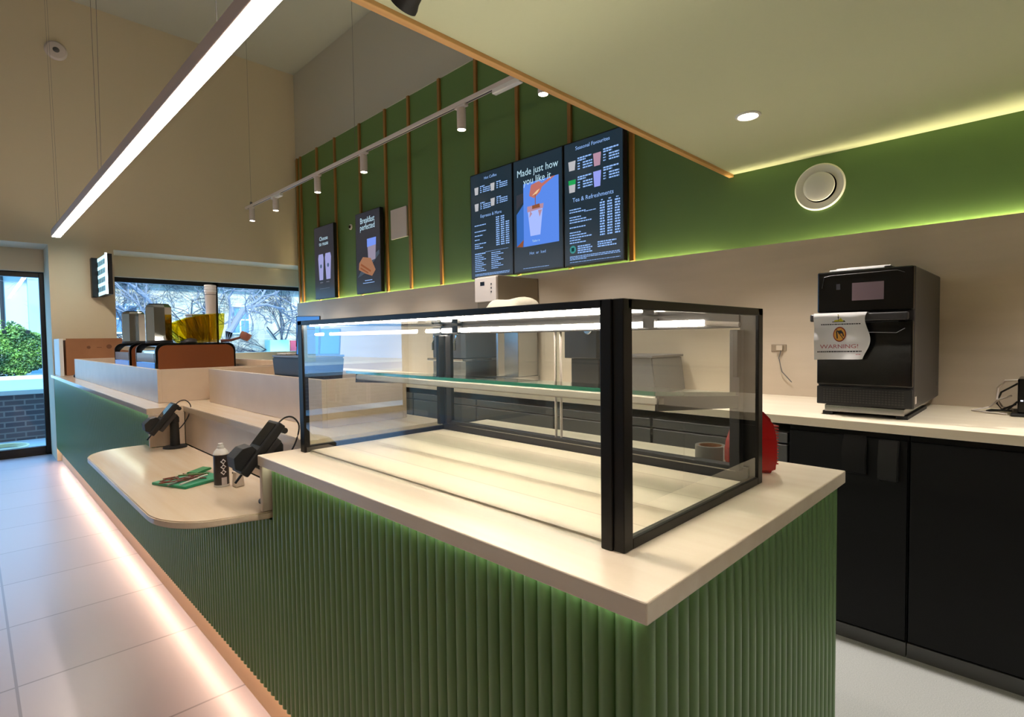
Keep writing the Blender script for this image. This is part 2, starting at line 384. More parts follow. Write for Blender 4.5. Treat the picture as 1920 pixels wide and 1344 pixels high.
part('sill_trim', STEEL, X1-.037, X1-.034, Y0+.05, Y1-.05, ZB+.026, ZB+.029, bev=0)
part('rear_rail', BLACK, X1-.022, X1-.004, Y0+.04, Y1-.04, 1.125, 1.139)
part('rail_trim', STEEL, X1-.0245, X1-.022, Y0+.04, Y1-.04, 1.128, 1.134, bev=0)
part('inner_upright', CHAR, X1-.05, X1-.026, Y0+.035, Y0+.06, ZB+.03, ZT-.05)
part('inner_upright', CHAR, X1-.05, X1-.026, Y1-.06, Y1-.035, ZB+.03, ZT-.05)
part('inner_upright', BLACK, X1-.075, X1-.05, Y0+.03, Y0+.042, 1.20, ZT-.05)
part('inner_upright', BLACK, X1-.075, X1-.05, Y1-.05, Y1-.032, ZB+.03, ZT-.05)
def pane(n, *a, m=GLASS):
    return MB().box(*a).build(n, m, case)
pane('front_pane', X0+.004, X0+.010, Y0+2*P, Y1-P, ZB+.001, ZT-T)
pane('side_pane', X0+P+.01, X1-.02, Y0+.004, Y0+.010, ZB+.015, ZT-T)
pane('side_pane', X0+P, X1-.02, Y1-.010, Y1-.004, ZB+.015, ZT-T)
pane('top_pane', X0+.015, X1-.025, Y0+.012, Y1-.012, ZT-.010, ZT-.004)
pane('sliding_door', X1-.014, X1-.010, Y0+.045, 1.135, ZB+.036, ZT-.045)
pane('sliding_door', X1-.020, X1-.016, 1.115, Y1-.045, ZB+.036, ZT-.045)
for y in (1.135, 1.113):
    o = part('door_edge', WHITEM, X1-.022, X1-.012, y, y+.0022, ZB+.036, ZT-.045, bev=0)
# deck with inlaid planks
DECK = bpy.data.materials.new('case_deck'); DECK.use_nodes = True
nt = DECK.node_tree; pb = nt.nodes['Principled BSDF']; pb.inputs['Roughness'].default_value = .35
tc = nt.nodes.new('ShaderNodeTexCoord'); sp = nt.nodes.new('ShaderNodeSeparateXYZ'); nt.links.new(tc.outputs['Object'], sp.inputs[0])
rp = nt.nodes.new('ShaderNodeValToRGB'); rp.color_ramp.interpolation = 'CONSTANT'
mr = nt.nodes.new('ShaderNodeMapRange'); mr.inputs[1].default_value = -.28; mr.inputs[2].default_value = .29
nt.links.new(sp.outputs[0], mr.inputs[0]); nt.links.new(mr.outputs[0], rp.inputs[0])
cr = rp.color_ramp; A_, B_, C_, D_ = lin((232, 216, 192)), lin((226, 208, 184)), lin((228, 210, 184)), lin((206, 186, 160))
cr.elements[0].position = 0; cr.elements[0].color = A_; cr.elements[1].position = .995; cr.elements[1].color = A_
for p_, c_ in ((.19, D_), (.196, C_), (.39, D_), (.396, A_), (.60, D_), (.606, B_), (.80, D_), (.806, A_)):
    e = cr.elements.new(p_); e.color = c_
mp = nt.nodes.new('ShaderNodeMapping'); mp.inputs['Scale'].default_value = (34, 2.5, 1); nz = nt.nodes.new('ShaderNodeTexNoise'); nz.inputs['Detail'].default_value = 4
nt.links.new(tc.outputs['Object'], mp.inputs[0]); nt.links.new(mp.outputs[0], nz.inputs['Vector']); nz.inputs['Scale'].default_value = 1
mx = nt.nodes.new('ShaderNodeMix'); mx.data_type = 'RGBA'; mx.blend_type = 'MULTIPLY'; mx.inputs[0].default_value = .14
nt.links.new(rp.outputs[0], mx.inputs[6]); nt.links.new(nz.outputs[0], mx.inputs[7]); nt.links.new(mx.outputs[2], pb.inputs['Base Color'])
b = MB(); b.box(-.275, .262, -.58, .60, 0, .004); o = b.build('deck', DECK); o.parent = case; o.location = (0, 0, .0005)
# tilted glass shelf, from (x .90, z 1.194) to (x 1.25, z 1.166)
ang = math.atan2(.028, .34)
sh = thing('tmp', 'x', 'x'); bpy.data.objects.remove(sh)
RY = Matrix.Translation((.90, 0, 1.188)) @ Matrix.Rotation(ang, 4, 'Y')
MB().box(.0, .36, .525, 1.69, 0, .008, 0, RY).build('shelf', SHELFG, case)
b = MB(); b.box(-.0015, .0, .525, 1.69, 0, .008, 0, RY); b.box(0, .36, .5235, .525, 0, .008, 0, RY); b.build('shelf_edge', GEDGE, case)
b = MB(); b.box(.03, .055, .535, 1.68, -.020, -.002, .003, RY); b.build('shelf_rail', mat('dull_steel', (168, 156, 142), .5, metal=.7), case)
for ya in (.535, 1.674): MB().box(.03, .40, ya, ya+.006, -.030, -.001, 0, RY).build('shelf_bracket', BLACK, case)
o = MB().tube([(1.318, .63, 1.331), (1.318, 1.70, 1.331)], .008, 12).build('tube_lamp', LEDC, case)
part('front_strip_lamp', LEDF, X0+.0185, X0+.0235, Y0+.06, Y1-.05, ZT-T-.004, ZT-T-.0005, bev=0)
b = MB()
for y in (.76, 1.585): b.box(1.300, 1.330, y, y+.035, 1.322, 1.347)
b.box(1.323, 1.332, .60, 1.70, 1.338, 1.347); b.build('lamp_clip', BLACK, case)
MB().tube([(1.318, .54, 1.325), (1.318, .625, 1.331)], .006, 8).build('lamp_end', WHITEM, case)

# crumpled cloth on the case
def blob(name, m, c, r, parent=None, seed=1, sub=4, amp=.25, flat=None):
    rnd = random.Random(seed); bm = bmesh.new(); bmesh.ops.create_icosphere(bm, subdivisions=sub, radius=1)
    ks = [(Vector((rnd.gauss(0, 1), rnd.gauss(0, 1), rnd.gauss(0, 1)))*2.2, rnd.uniform(0, 6)) for _ in range(10)]
    for v in bm.verts:
        n = v.co.normalized(); s = 1+amp*sum(math.sin(k.dot(n)+p) for k, p in ks)/6
        v.co = Vector((n.x*r[0]*s, n.y*r[1]*s, n.z*r[2]*s))
        if flat is not None and v.co.z < flat: v.co.z = flat
    me = bpy.data.meshes.new(name); bm.to_mesh(me); bm.free(); me.materials.append(m)
    for p in me.polygons: p.use_smooth = True
    o = bpy.data.objects.new(name, me); sc.collection.objects.link(o); o.location = c
    if parent: o.parent = parent; o.matrix_parent_inverse = Matrix.Translation(parent.location).inverted()
    return o
tag(blob('folded_cloth', CREAMP, (1.03, 1.03, 1.3625), (.055, .095, .05), seed=5, amp=.45, flat=0.0), 'crumpled cream cloth lying on top of the display case', 'cloth')

# red bottle and tape behind the case
rb = thing('red_bottle', 'red plastic bottle with ribbed grip behind the display case corner', 'bottle', (1.46, .565, .94))
prof = [(-.055, 0), (.055, 0), (.062, .02), (.062, .09), (.05, .135), (.02, .165), (-.015, .168), (-.045, .13), (-.066, .07), (-.066, .02)]
RZ = Matrix.Translation((1.445, .56, .9405)) @ Matrix.Diagonal((.86, 1, 1, 1)) @ Matrix.Rotation(math.radians(-48), 4, 'Z')
MB().prism(prof, -.022, .022, 'y', .008, RZ, seg=3).build('bottle_body', REDP, rb, True)
b = MB()
for k in range(14): b.box(.052, .067, -.013, .013, .022+k*.0075, .0255+k*.0075, .001, RZ)
b.build('ribbed_grip', mat('red_ribs', (205, 60, 55), .35), rb)
b = MB(); b.box(-.05, .01, -.0232, -.0222, .015, .07, 0, RZ); b.box(-.066+.0, -.02, .0222, .0232, .015, .06, 0, RZ); b.build('bottle_label', PAPER, rb)
MB().lathe([(.013, .166), (.013, .178), (0, .178)], (1.445, .56, .94), 16).build('bottle_cap', REDP, rb)
tp = thing('tape_roll', 'grey roll of tape standing behind the glass near the red bottle', 'tape', (1.475, .685, .94))
b = MB(); b.lathe([(.032, .0005), (.041, .0005), (.041, .05), (.032, .05), (.032, .0005)], (1.475, .685, .94), 40, cap=False); b.build('roll', mat('grey_tape', (112, 106, 102), .4), tp, True)
MB().lathe([(.029, .0005), (.0318, .0005), (.0318, .049), (.029, .049), (.029, .0005)], (1.475, .685, .94), 40, cap=False).build('core', CARD, tp, True)

# ================================================================== BACK COUNTER
tag(box('back_worktop', WOODLT, 2.56, 3.40, -1.5, 7.75, .902, .94, bev=.002), 'long pale worktop against the right wall under the oven', 'worktop')
def cab(label, y0, y1, m=CABBLK, handle=True, ztop=.90):
    c_ = thing('base_cabinet', label, 'cabinet', (3.0, (y0+y1)/2, 0), 'cabinets under the back worktop')
    box('carcass', m, 2.632, 3.38, y0, y1, .06, ztop, c_)
    box('door', m, 2.612, 2.631, y0+.003, y1-.003, .065, ztop-.03, c_, .002)
    box('plinth', DARKGREY, 2.612, 3.36, y0, y1, .0, .058, c_)
    return c_
c1 = cab('black cabinet right below the oven with a dark grip handle', .402, .845)
c2 = cab('black cabinet at the right edge, under the router', -.35, .398)
c3 = cab('black cabinet beyond the right edge of the back counter', -1.45, -.354)
b = MB(); b.prism([(2.604, .70), (2.58, .71), (2.575, .78), (2.60, .87), (2.612, .87), (2.612, .70)], .43, .50, 'y', .004); b.build('handle', BLACKM, c1, True)
b = MB(); b.prism([(2.604, .71), (2.59, .72), (2.585, .80), (2.612, .88), (2.612, .71)], .54, .63, 'y', .004); b.build('handle', CABBLK, c1, True)
for i, (ya, yb) in enumerate(((.90, 1.55), (1.56, 2.25), (2.26, 3.0), (3.01, 3.8), (3.81, 4.8))):
    f = thing('undercounter_fridge', ['grey under-counter fridge next to the black cabinet', 'grey under-counter fridge seen through the middle of the glass case', 'third grey under-counter fridge from the oven end', 'fourth grey under-counter fridge from the oven end', 'farthest grey under-counter fridge'][i], 'fridge', (3.0, (ya+yb)/2, 0), 'grey fridges under the back worktop')
    box('fridge_body', GREYM, 2.66, 3.36, ya-.045 if i == 0 else ya, yb, .0, .85, f)
    box('fridge_door', GREYM, 2.625, 2.658, ya-.045 if i == 0 else ya, yb-.005, .10, .795, f, .004)
    box('top_drawer', GREYM, 2.625, 2.658, ya-.045 if i == 0 else ya, yb-.005, .803, .85, f, .004)
# oven
ov = thing('rapid_oven', 'tall black countertop oven with small touchscreen and paper notice', 'oven', (3.02, .58, .94))
OY0, OY1, OX0, OX1 = .403, .757, 2.69, 3.38
box('oven_body', CHAR, OX0+.03, OX1, OY0, OY1, .985, 1.572, ov, .006)
box('oven_front', BLACKG, OX0, OX0+.029, OY0+.002, OY1-.002, 1.392, 1.570, ov, .006)
box('oven_door', BLACKG, OX0, OX0+.029, OY0+.002, OY1-.002, 1.075, 1.350, ov, .006)
box('vent_grille', BLACKM, OX0+.003, OX0+.029, OY0+.002, OY1-.002, .988, 1.068, ov, .004)
b = MB()
for i in range(26):
    for k in range(6): b.box(OX0+.0015, OX0+.003, OY0+.03+i*.0115, OY0+.0375+i*.0115, 1.0+k*.0102, 1.006+k*.0102)
tag(b.build('grille_hole', mat('grille_mesh', (44, 40, 38), .5), ov), kind='stuff')
box('touchscreen', mat('dim_touchscreen', (98, 82, 88), .25), OX0-.0015, OX0, .505, .62, 1.44, 1.515, ov)
b = MB(); b.box(OX0-.001, OX0, .665, .68, 1.49, 1.515); b.build('badge', mat('faint_badge', (40, 40, 46), .4), ov)
b = MB(); b.tube([(OX0-.002, .735, 1.50), (OX0-.002, .727, 1.548), (OX0-.002, .70, 1.553), (OX0-.002, .46, 1.556), (OX0-.002, .435, 1.545)], .0014, 6); b.build('front_bead', CHAR, ov)
h = MB().box(OX0-.055, OX0-.032, OY0+.01, OY1+.012, 1.352, 1.384, .006, seg=3)
h.box(OX0-.035, OX0+.03, OY0+.03, OY0+.055, 1.355, 1.382, .003).box(OX0-.035, OX0+.03, OY1-.055, OY1-.03, 1.355, 1.382, .003); h.build('door_handle', CHAR, ov)
b = MB(); b.tube([(OX0-.001, .60, 1.305), (OX0-.001, .46, 1.30), (OX0-.001, .432, 1.318)], .0016, 6); b.build('door_bead', CHAR, ov)
box('base_tray', STEEL, OX0+.02, OX1-.05, OY0+.03, OY1-.03, .955, .984, ov, .002)
b = MB(); b.box(OX0+.03, OX0+.5, OY0+.02, OY0+.06, .9405, .955); b.box(OX0+.03, OX0+.5, OY1-.06, OY1-.02, .9405, .955); b.build('foot', BLACKM, ov)
box('rating_plate', WHITEM, OX0+.05, OX0+.085, OY0-.0012, OY0, 1.005, 1.035, ov)
box('rating_plate', DARKGREY, OX1-.06, OX1-.03, OY0-.0012, OY0, 1.04, 1.06, ov)
# notice folded over the handle (own thing, resting on the oven handle)
nt_ = thing('warning_notice', 'white paper warning notice draped over the oven handle', 'notice', (OX0-.05, .67, 1.37))
t = bmesh.new(); NU, NV = 30, 26; ya, yb = .752, .546; grid = []
def notice(u, v):
    y = ya+(yb-ya)*u; z = 1.3885-.2*v+.006*(u-.5)*v
    e = max(0, (u-.85)/.15)
    y += .012*math.sin(v*7.0+.4)*e+.010*e*v*1.2
    x = OX0-.0595-.004*math.sin(v*13)*math.exp(-v*1.6)-.006*math.sin(u*5+v*3)*v-.012*v*(v-1)*-1
    if v > .08: x += min(.02, (v-.08)*.10)*(.6+.4*math.sin(u*7))
    return Vector((min(x, OX0-.004), y, z))
for i in range(NU+1): grid.append([t.verts.new(notice(i/NU, k/NV)) for k in range(NV+1)])
for i in range(NU):
    for k in range(NV): t.faces.new((grid[i][k], grid[i][k+1], grid[i+1][k+1], grid[i+1][k]))
top = [g[0] for g in grid]; back = [t.verts.new(v.co+Vector((.028, 0, 0))) for v in top]; back2 = [t.verts.new(v.co+Vector((.029, 0, -.03))) for v in top]
for i in range(NU): t.faces.new((top[i], top[i+1], back[i+1], back[i])); t.faces.new((back[i], back[i+1], back2[i+1], back2[i]))
b = MB(); b._add(t); b.build('sheet', PAPER, nt_, True)
INK = mat('black_ink', (50, 46, 50), .8); INKR = mat('red_ink', (176, 96, 104), .8); INKY = mat('yellow_ink', (206, 196, 40), .8); INKO = mat('orange_ink', (224, 160, 70), .8); INKRD = mat('dark_red_ink', (150, 50, 30), .8)
def nq(name, m, polys, off=.0012):
    t = bmesh.new()
    for pl in polys: t.faces.new([t.verts.new(notice(u, v)-Vector((off, 0, 0))) for (u, v) in pl])
    b = MB(); b._add(t); return b.build(name, m, nt_)
def disc(cu, cv, ru, rv, n=24, r0=0.0):
    if r0 == 0: return [[(cu+ru*math.cos(2*PI*i/n), cv+rv*math.sin(2*PI*i/n)) for i in range(n)]]
    return [[(cu+ru*f*math.cos(2*PI*j/n), cv+rv*f*math.sin(2*PI*j/n)) for f, j in ((1, i), (1, i+1), (r0, i+1), (r0, i))] for i in range(n)]
nq('warning_triangle', INK, [[(.46, .03), (.34, .20), (.60, .20)]]); nq('warning_triangle', INKY, [[(.465, .045), (.38, .187), (.565, .187)]], .0018)
nq('exclamation_mark', INK, [[(.46, .08), (.48, .08), (.475, .14), (.465, .14)], [(.463, .152), (.478, .152), (.478, .170), (.463, .170)]], .0024)
nq('hand_symbol', INKRD, disc(.48, .46, .125, .16)); nq('hand_symbol', INKO, disc(.48, .46, .105, .137), .0018)
nq('hand_symbol', INK, [[(.41, .40), (.43, .40), (.45, .54), (.43, .56)], [(.45, .38), (.53, .39), (.54, .44), (.46, .45)], [(.52, .41), (.545, .41), (.57, .50), (.55, .51)], [(.40, .40), (.52, .37), (.52, .385), (.41, .415)], [(.41, .36), (.42, .35), (.565, .56), (.555, .57)]], .0024)
def nbar(u0, u1, v, h, n, seed):
    rnd = random.Random(seed); out = []; u = u0
    while u < u1:
        l = rnd.uniform(.012, .03)*1.6; out.append([(u, v-h/2), (min(u+l, u1), v-h/2), (min(u+l, u1), v+h/2), (u, v+h/2)]); u += l+.008
    return out
nq('notice_text', INK, nbar(.13, .86, .245, .022, 0, 3)); nq('notice_text', INK, nbar(.06, .90, .83, .026, 0, 4)); nq('notice_text', INKR, nbar(.78, .88, .895, .012, 0, 5))
wt = text('warning_word', 'WARNING!', .0245, INKR, (0, 0, 0), Matrix.Identity(4), nt_, 'CENTER', 1.18, 0)
for v in wt.data.vertices:
    u = .47+v.co.x/.206; vv = .76-v.co.y/.2; q = notice(u, vv); v.co = (q.x-.0015, q.y, q.z)
# papers on oven
t = bmesh.new(); g = []
for i in range(9): g.append([t.verts.new((2.74+.2*k/4, .705-.21*i/8, 1.5755+.010*max(0, (i-5)/3)**2+.0015*math.sin(i*1.7+k))) for k in range(5)])
for i in range(8):
    for k in range(4): t.faces.new((g[i][k], g[i+1][k], g[i+1][k+1], g[i][k+1]))
b = MB(); b._add(t); b.box(2.72, 2.95, .51, .715, 1.573, 1.5795, .001); b.box(2.73, 2.90, .49, .69, 1.580, 1.5850, .001, Matrix.Translation((0, 0, 0))); tag(b.build('paper_sheets', PAPER), 'loose white paper sheets lying on top of the black oven', 'papers')
# router with cables at the right edge
ro = thing('black_router', 'black box with white and black cables at the right edge of the worktop', 'electrical box', (3.2, .03, .94))
box('case', BLACKG, 3.12, 3.30, -.12, .108, .953, 1.10, ro, .006); box('stand', BLACKM, 3.10, 3.32, -.10, .128, .9405, .953, ro, .004)
MB().box(3.1185, 3.12, .075, .08, 1.01, 1.014).box(3.1185, 3.12, .09, .098, 1.005, 1.01).build('indicator', emat('indicator', (230, 230, 255), 1.5), ro)
MB().tube([(3.17, .108, 1.09), (3.20, .15, 1.085), (3.22, .175, 1.05), (3.22, .178, 1.0), (3.24, .16, .965), (3.2, .12, .96)], .0045).build('cable', WHITEM, ro, True)
MB().tube([(3.2, .13, 1.02), (3.22, .17, 1.0), (3.24, .205, .96), (3.2, .26, .946), (3.16, .20, .945), (3.14, .14, .945)], .004).build('cable', WHITEM, ro, True)
MB().tube([(3.18, .11, 1.075), (3.24, .165, 1.03), (3.24, .18, .98), (3.22, .16, .955), (3.18, .115, .985)], .004).build('cable', BLACKM, ro, True)
MB().tube([(3.16, .108, 1.0), (3.16, .14, .96), (3.2, .21, .947), (3.26, .2, .947), (3.26, .12, .947)], .004).build('cable', BLACKM, ro, True)

# coffee brewer and other machines on the back worktop
br_ = thing('coffee_brewer', 'tall brewer with white control panel below the menu screens', 'brewer', (3.16, 3.19, .94))
BRN = mat('brewer_side', (128, 116, 98), .5)
box('brewer_body', BRN, 2.93, 3.395, 3.07, 3.315, 1.52, 1.79, br_, .004)
box('control_panel', WHITEM, 2.905, 2.93, 3.068, 3.317, 1.585, 1.78, br_, .005)
MB().box(2.904, 2.905, 3.20, 3.25, 1.715, 1.745).build('display', BLACKG, br_)
b = MB()
for k in range(3): b.box(2.903, 2.905, 3.115, 3.127, 1.655+k*.03, 1.668+k*.03)
b.build('button', CHAR, br_)
b = MB(); b.box(2.93, 3.0, 3.08, 3.10, 1.0, 1.52); b.box(3.15, 3.39, 3.075, 3.31, .98, 1.52, .003); b.build('brewer_column', STEEL, br_)
box('drip_base', STEEL, 2.90, 3.39, 3.06, 3.32, .9405, .98, br_, .003)
MB().tube([(2.98, 3.20, 1.585), (2.98, 3.20, 1.53), (2.96, 3.20, 1.50)], .01).build('spout', BLACK, br_)
em = thing('water_boiler', 'chrome boiler with taps seen through the display case glass', 'boiler', (3.15, 3.7, .94))
box('boiler_body', GREYM, 2.95, 3.38, 3.50, 3.95, 1.13, 1.40, em, .006); box('boiler_frame', CHROME, 2.90, 3.38, 3.48, 3.97, 1.105, 1.128, em, .004)
box('boiler_base', STEEL, 2.95, 3.38, 3.50, 3.95, .9405, 1.105, em, .004)
b = MB()
for y in (3.56, 3.66, 3.76, 3.86): b.tube([(2.95, y, 1.33), (2.90, y, 1.32), (2.885, y, 1.26), (2.885, y, 1.20)], .012)
b.build('tap', CHROME, em, True)
gr = thing('bean_grinder', 'dark grey grinder with a round dial behind the glass case', 'grinder', (3.15, 2.33, .94))
box('grinder_body', CHAR, 3.0, 3.36, 2.19, 2.47, 1.15, 1.42, gr, .006); box('grinder_base', CHAR, 3.05, 3.36, 2.21, 2.45, .9405, 1.15, gr, .006)
MB().lathe([(.035, 0), (.035, .02), (.03, .026), (0, .026)], (3.0, 2.25, 1.35), 28, Matrix.Rotation(-PI/2, 4, 'Y')).build('dial', STEEL, gr, True)
gb = thing('grey_bin', 'sloping grey box standing on the back worktop behind the glass case', 'box', (3.1, 1.9, .94))
MB().prism([(1.73, .9405), (2.08, .9405), (2.06, 1.165), (1.76, 1.165)], 2.98, 3.36, 'x', .006).build('bin_body', DARKGREY, gb)
MB().box(2.97, 3.37, 1.75, 2.07, 1.165, 1.178, .003).build('bin_lid', GREYM, gb)
so = thing('wall_socket', 'small beige double socket with dangling cable on the splashback', 'socket', (3.39, 1.0, 1.2))
SOCK = mat('beige_socket', (142, 126, 106), .5); box('plate', SOCK, 3.392, 3.40, 1.115, 1.20, 1.20, 1.24, so, .002); box('plug', SPLASH, 3.37, 3.392, 1.13, 1.165, 1.205, 1.235, so, .003)
MB().tube([(3.38, 1.14, 1.205), (3.375, 1.15, 1.16), (3.37, 1.13, 1.08), (3.38, 1.08, 1.02)], .003).build('cable', GREYM, so)

# ================================================================== SCREENS
BEZ = mat('screen_bezel', (12, 13, 16), .3)
def scr(col, s): return emat('screen_ink', col, s)
PANEL = bpy.data.materials.new('menu_panel'); PANEL.use_nodes = True
pbb = PANEL.node_tree.nodes['Principled BSDF']; pbb.inputs['Base Color'].default_value = lin((8, 12, 18)); pbb.inputs['Roughness'].default_value = .3
pbb.inputs['Emission Color'].default_value = lin((26, 44, 56)); pbb.inputs['Emission Strength'].default_value = SCR
PANEL2 = PANEL.copy(); PANEL2.name = 'poster_panel'; PANEL2.node_tree.nodes['Principled BSDF'].inputs['Emission Color'].default_value = lin((40, 42, 52))
INKB = scr((150, 190, 250), 1.0); INKW = scr((190, 225, 240), 1.0); BLUE = scr((92, 140, 236), 1.0); BLUE2 = scr((60, 110, 190), 1.0); GRN = scr((40, 170, 90), .9)
CUPW = scr((196, 196, 200), .9); BRNE = scr((150, 90, 60), .9); PINK = scr((190, 150, 170), .9); LOGO = scr((70, 150, 150), .9); LILAC = scr((150, 160, 240), 1.0); CRUST = scr((170, 120, 90), .9); DKC = scr((56, 58, 66), 1)
SX = 3.340
class Screen:
    def __init__(s, name, label, group, yl, z0=1.846, W=.55, H=.95, cat='screen', panel=PANEL):
        s.yl, s.z0, s.W, s.H = yl, z0, W, H
        s.t = thing(name, label, cat, (3.37, yl-W/2, z0), group)
        box('casing', BEZ, SX, 3.385, yl-W, yl, z0, z0+H, s.t, .003)
        box('bracket', BLACKM, 3.385, 3.424, yl-W*.7, yl-W*.3, z0+H*.3, z0+H*.7, s.t)
        MB().box(SX-.001, SX, yl-W+.010, yl-.010, z0+.012, z0+H-.010).build('panel', panel, s.t)
        s.k = 0
    def p(s, u, v, k=1): return (SX-.001-.0005*k, s.yl-u*s.W, s.z0+v*s.H)
    def poly(s, name, m, polys, k=1):
        t = bmesh.new()
        for pl in polys: t.faces.new([t.verts.new(s.p(u, v, k)) for u, v in pl][::1])
        b = MB(); b._add(t); return b.build(name, m, s.t)
    def rect(s, name, m, u0, u1, v0, v1, k=1): return s.poly(name, m, [[(u0, v0), (u1, v0), (u1, v1), (u0, v1)]], k)
    def txt(s, body, size, u, v, m=None, align='CENTER', sx=1.0, name='heading'):
        return text(name, body, size, m or INKB, s.p(u, v, 2), FACE_NX, s.t, align, sx, 0)
    def bars(s, name, rows, m=None, seed=0):
        rnd = random.Random(seed); pl = []
        for (u0, u1, v, h) in rows:
            u = u0
            while u < u1-.004:
                l = rnd.uniform(.02, .06); e = min(u+l, u1); pl.append([(u, v-h/2), (e, v-h/2), (e, v+h/2), (u, v+h/2)]); u = e+.008
        return s.poly(name, m or INKB, pl)
    def cup(s, u, v, w_, h, body, lid=None, k=1):
        s.poly('cup_picture', body, [[(u-w_*.38, v), (u+w_*.38, v), (u+w_*.5, v+h), (u-w_*.5, v+h)]], k)
        if lid: s.poly('cup_picture', lid, [[(u-w_*.47, v+h*.62), (u+w_*.47, v+h*.62), (u+w_*.5, v+h), (u-w_*.5, v+h)]], k+1)
G3 = 'menu screens in a row on the green wall'; G2 = 'portrait posters screens at the far end of the green wall'
s1 = Screen('menu_screen', 'leftmost of the three menu screens, headed Hot Coffee', G3, 3.855)
s1.txt('Hot Coffee', .036, .5, .925)
for (u, v) in ((.16, .80), (.55, .80), (.16, .645), (.55, .66)):
    s1.cup(u, v, .10, .07, CUPW, None); s1.bars('menu_text', [(u+.09, u+.20, v+.068, .010)]+[(u+.09, u+.13, v+.05-.018*i, .008) for i in range(3)]+[(u+.16, u+.34, v+.05-.018*i, .009) for i in range(3)], seed=int(u*10))
s1.txt('Espresso & More', .040, .5, .575)
rows = []
for i in range(14):
    v = .545-.0195*i; rows += [(.62, .70, v, .011)] + ([(.73, .81, v, .011)]) + ([(.84, .92, v-.0, .011)] if i > 2 else [])
    if i in (2, 5, 7, 9, 11, 12, 13): rows.append((.10, .10+.12+.08*(i % 3), v, .009))
s1.bars('menu_text', rows, seed=3)
s1.bars('menu_text', [(.10, .36, .235, .012), (.36, .90, .245, .003)]+[(.10, .10+.17+.05*(i % 3), .215-.018*i, .008) for i in range(9)]+[(.50, .50+.16+.06*((i+1) % 3), .225-.018*i, .008) for i in range(9)]+[(.10, .92, .040, .006), (.10, .92, .028, .006)], seed=4)
s2 = Screen('menu_screen', 'middle menu screen reading Made just how you like it', G3, 3.297)
s2.rect('picture', BLUE, .22, .92, .225, .775); s2.poly('picture', BLUE2, [[(.07, .235), (.22, .225), (.22, .60), (.07, .52)]]); s2.poly('picture', DKC, [[(.07, .56), (.22, .62), (.22, .70), (.07, .69)]])
s2.poly('picture', BRNE, [[(.07, .235), (.20, .225), (.22, .29), (.14, .26)]], 2)
s2.poly('cup_picture', scr((170, 190, 255), 1), [[(.36, .31), (.56, .31), (.62, .57), (.30, .57)]], 2)
s2.poly('cup_picture', PINK, [[(.30, .52), (.62, .53), (.63, .57), (.30, .57)], [(.34, .47), (.40, .50), (.36, .53)], [(.55, .46), (.60, .52), (.52, .52)]], 3)
s2.poly('cup_picture', BRNE, [[(.40, .54), (.56, .54), (.55, .575), (.40, .57)], [(.46, .57), (.475, .57), (.475, .66), (.46, .66)]], 4)
s2.poly('hand_picture', scr((200, 120, 110), .9), [[(.34, .66), (.44, .63), (.56, .67), (.62, .73), (.54, .765), (.38, .75)], [(.60, .71), (.86, .775), (.78, .775), (.60, .74)]], 2)
s2.poly('hand_picture', scr((240, 200, 150), 1), [[(.40, .655), (.50, .665), (.56, .70), (.50, .69)]], 3)
s2.txt('Made just how', .083, .5, .845, INKW, sx=.92)
s2.txt('you like it', .083, .5, .763, INKW, sx=.92)
s2.txt('Tailor it', .026, .47, .255, INKW)
s2.txt('Hot  or  Iced', .034, .5, .15); s2.bars('menu_text', [(.2, .72, .035, .004)], seed=5)
s3 = Screen('menu_screen', 'rightmost menu screen, headed Seasonal Favourites and Tea & Refreshments', G3, 2.739)
s3.txt('Seasonal Favourites', .040, .5, .925)
for (u, v, h, a, l) in ((.15, .77, .075, CUPW, None), (.58, .755, .10, PINK, None), (.15, .595, .10, CUPW, GRN), (.58, .595, .12, LILAC, None)):
    s3.cup(u, v, .13, h, a, l); s3.bars('menu_text', [(u+.10, u+.34, v+h+.01, .011), (u+.10, u+.24, v+h-.008, .011)]+[(u+.10, u+.14, v+h-.032-.021*i, .009) for i in range(3)]+[(u+.19, u+.35, v+h-.032-.021*i, .011) for i in range(3)], seed=int(u*20))
s3.txt('Tea & Refreshments', .046, .5, .515)
rows = []
for i in range(14):
    v = .485-.0205*i; rows += [(.62, .70, v, .012), (.74, .82, v, .012), (.86, .94, v, .012)] if i else [(.64, .68, v, .008), (.76, .80, v, .008), (.88, .92, v, .008)]
    if i not in (2, 6, 8): rows.append((.10, .10+.20+.09*(i % 3), v-.03, .009))
rows.append((.36, .56, .425, .006)); s3.bars('menu_text', rows, seed=8)
s3.poly('roundel', LOGO, [[(.155+.055*math.cos(a*PI/10), .135+.032*math.sin(a*PI/10)) for a in range(20)]]); s3.rect('roundel', scr((20, 60, 60), 1), .13, .18, .12, .15, 2)
s3.bars('menu_text', [(.24, .46+.03*(i % 2), .155-.017*i, .010) for i in range(4)]+[(.58, .58+.30-.07*(i % 2), .165-.017*i, .010) for i in range(3)]+[(.10, .94, .078, .006), (.10, .94, .066, .006), (.10, .40, .054, .006), (.10, .94, .032, .004)], seed=9)
p1 = Screen('poster_screen', 'farthest portrait screen with two white cups, Choose to reuse', G2, 7.065, cat='screen', panel=PANEL2)
p1.txt('Choose', .075, .5, .80, INKW); p1.txt('to reuse', .075, .5, .73, INKW)
for u, v, r_ in ((.34, .26, .155), (.70, .26, .17)):
    p1.poly('cup_picture', scr((160, 162, 214), 1), [[(u-r_*.6, v), (u+r_*.6, v), (u+r_*.9, v+.30), (u+r_*.7, v+.355), (u-r_*.7, v+.355), (u-r_*.9, v+.30)]])
    p1.poly('cup_logo', scr((80, 100, 130), 1), [[(u+.05*math.cos(a*PI/8), v+.19+.028*math.sin(a*PI/8)) for a in range(16)]], 2)
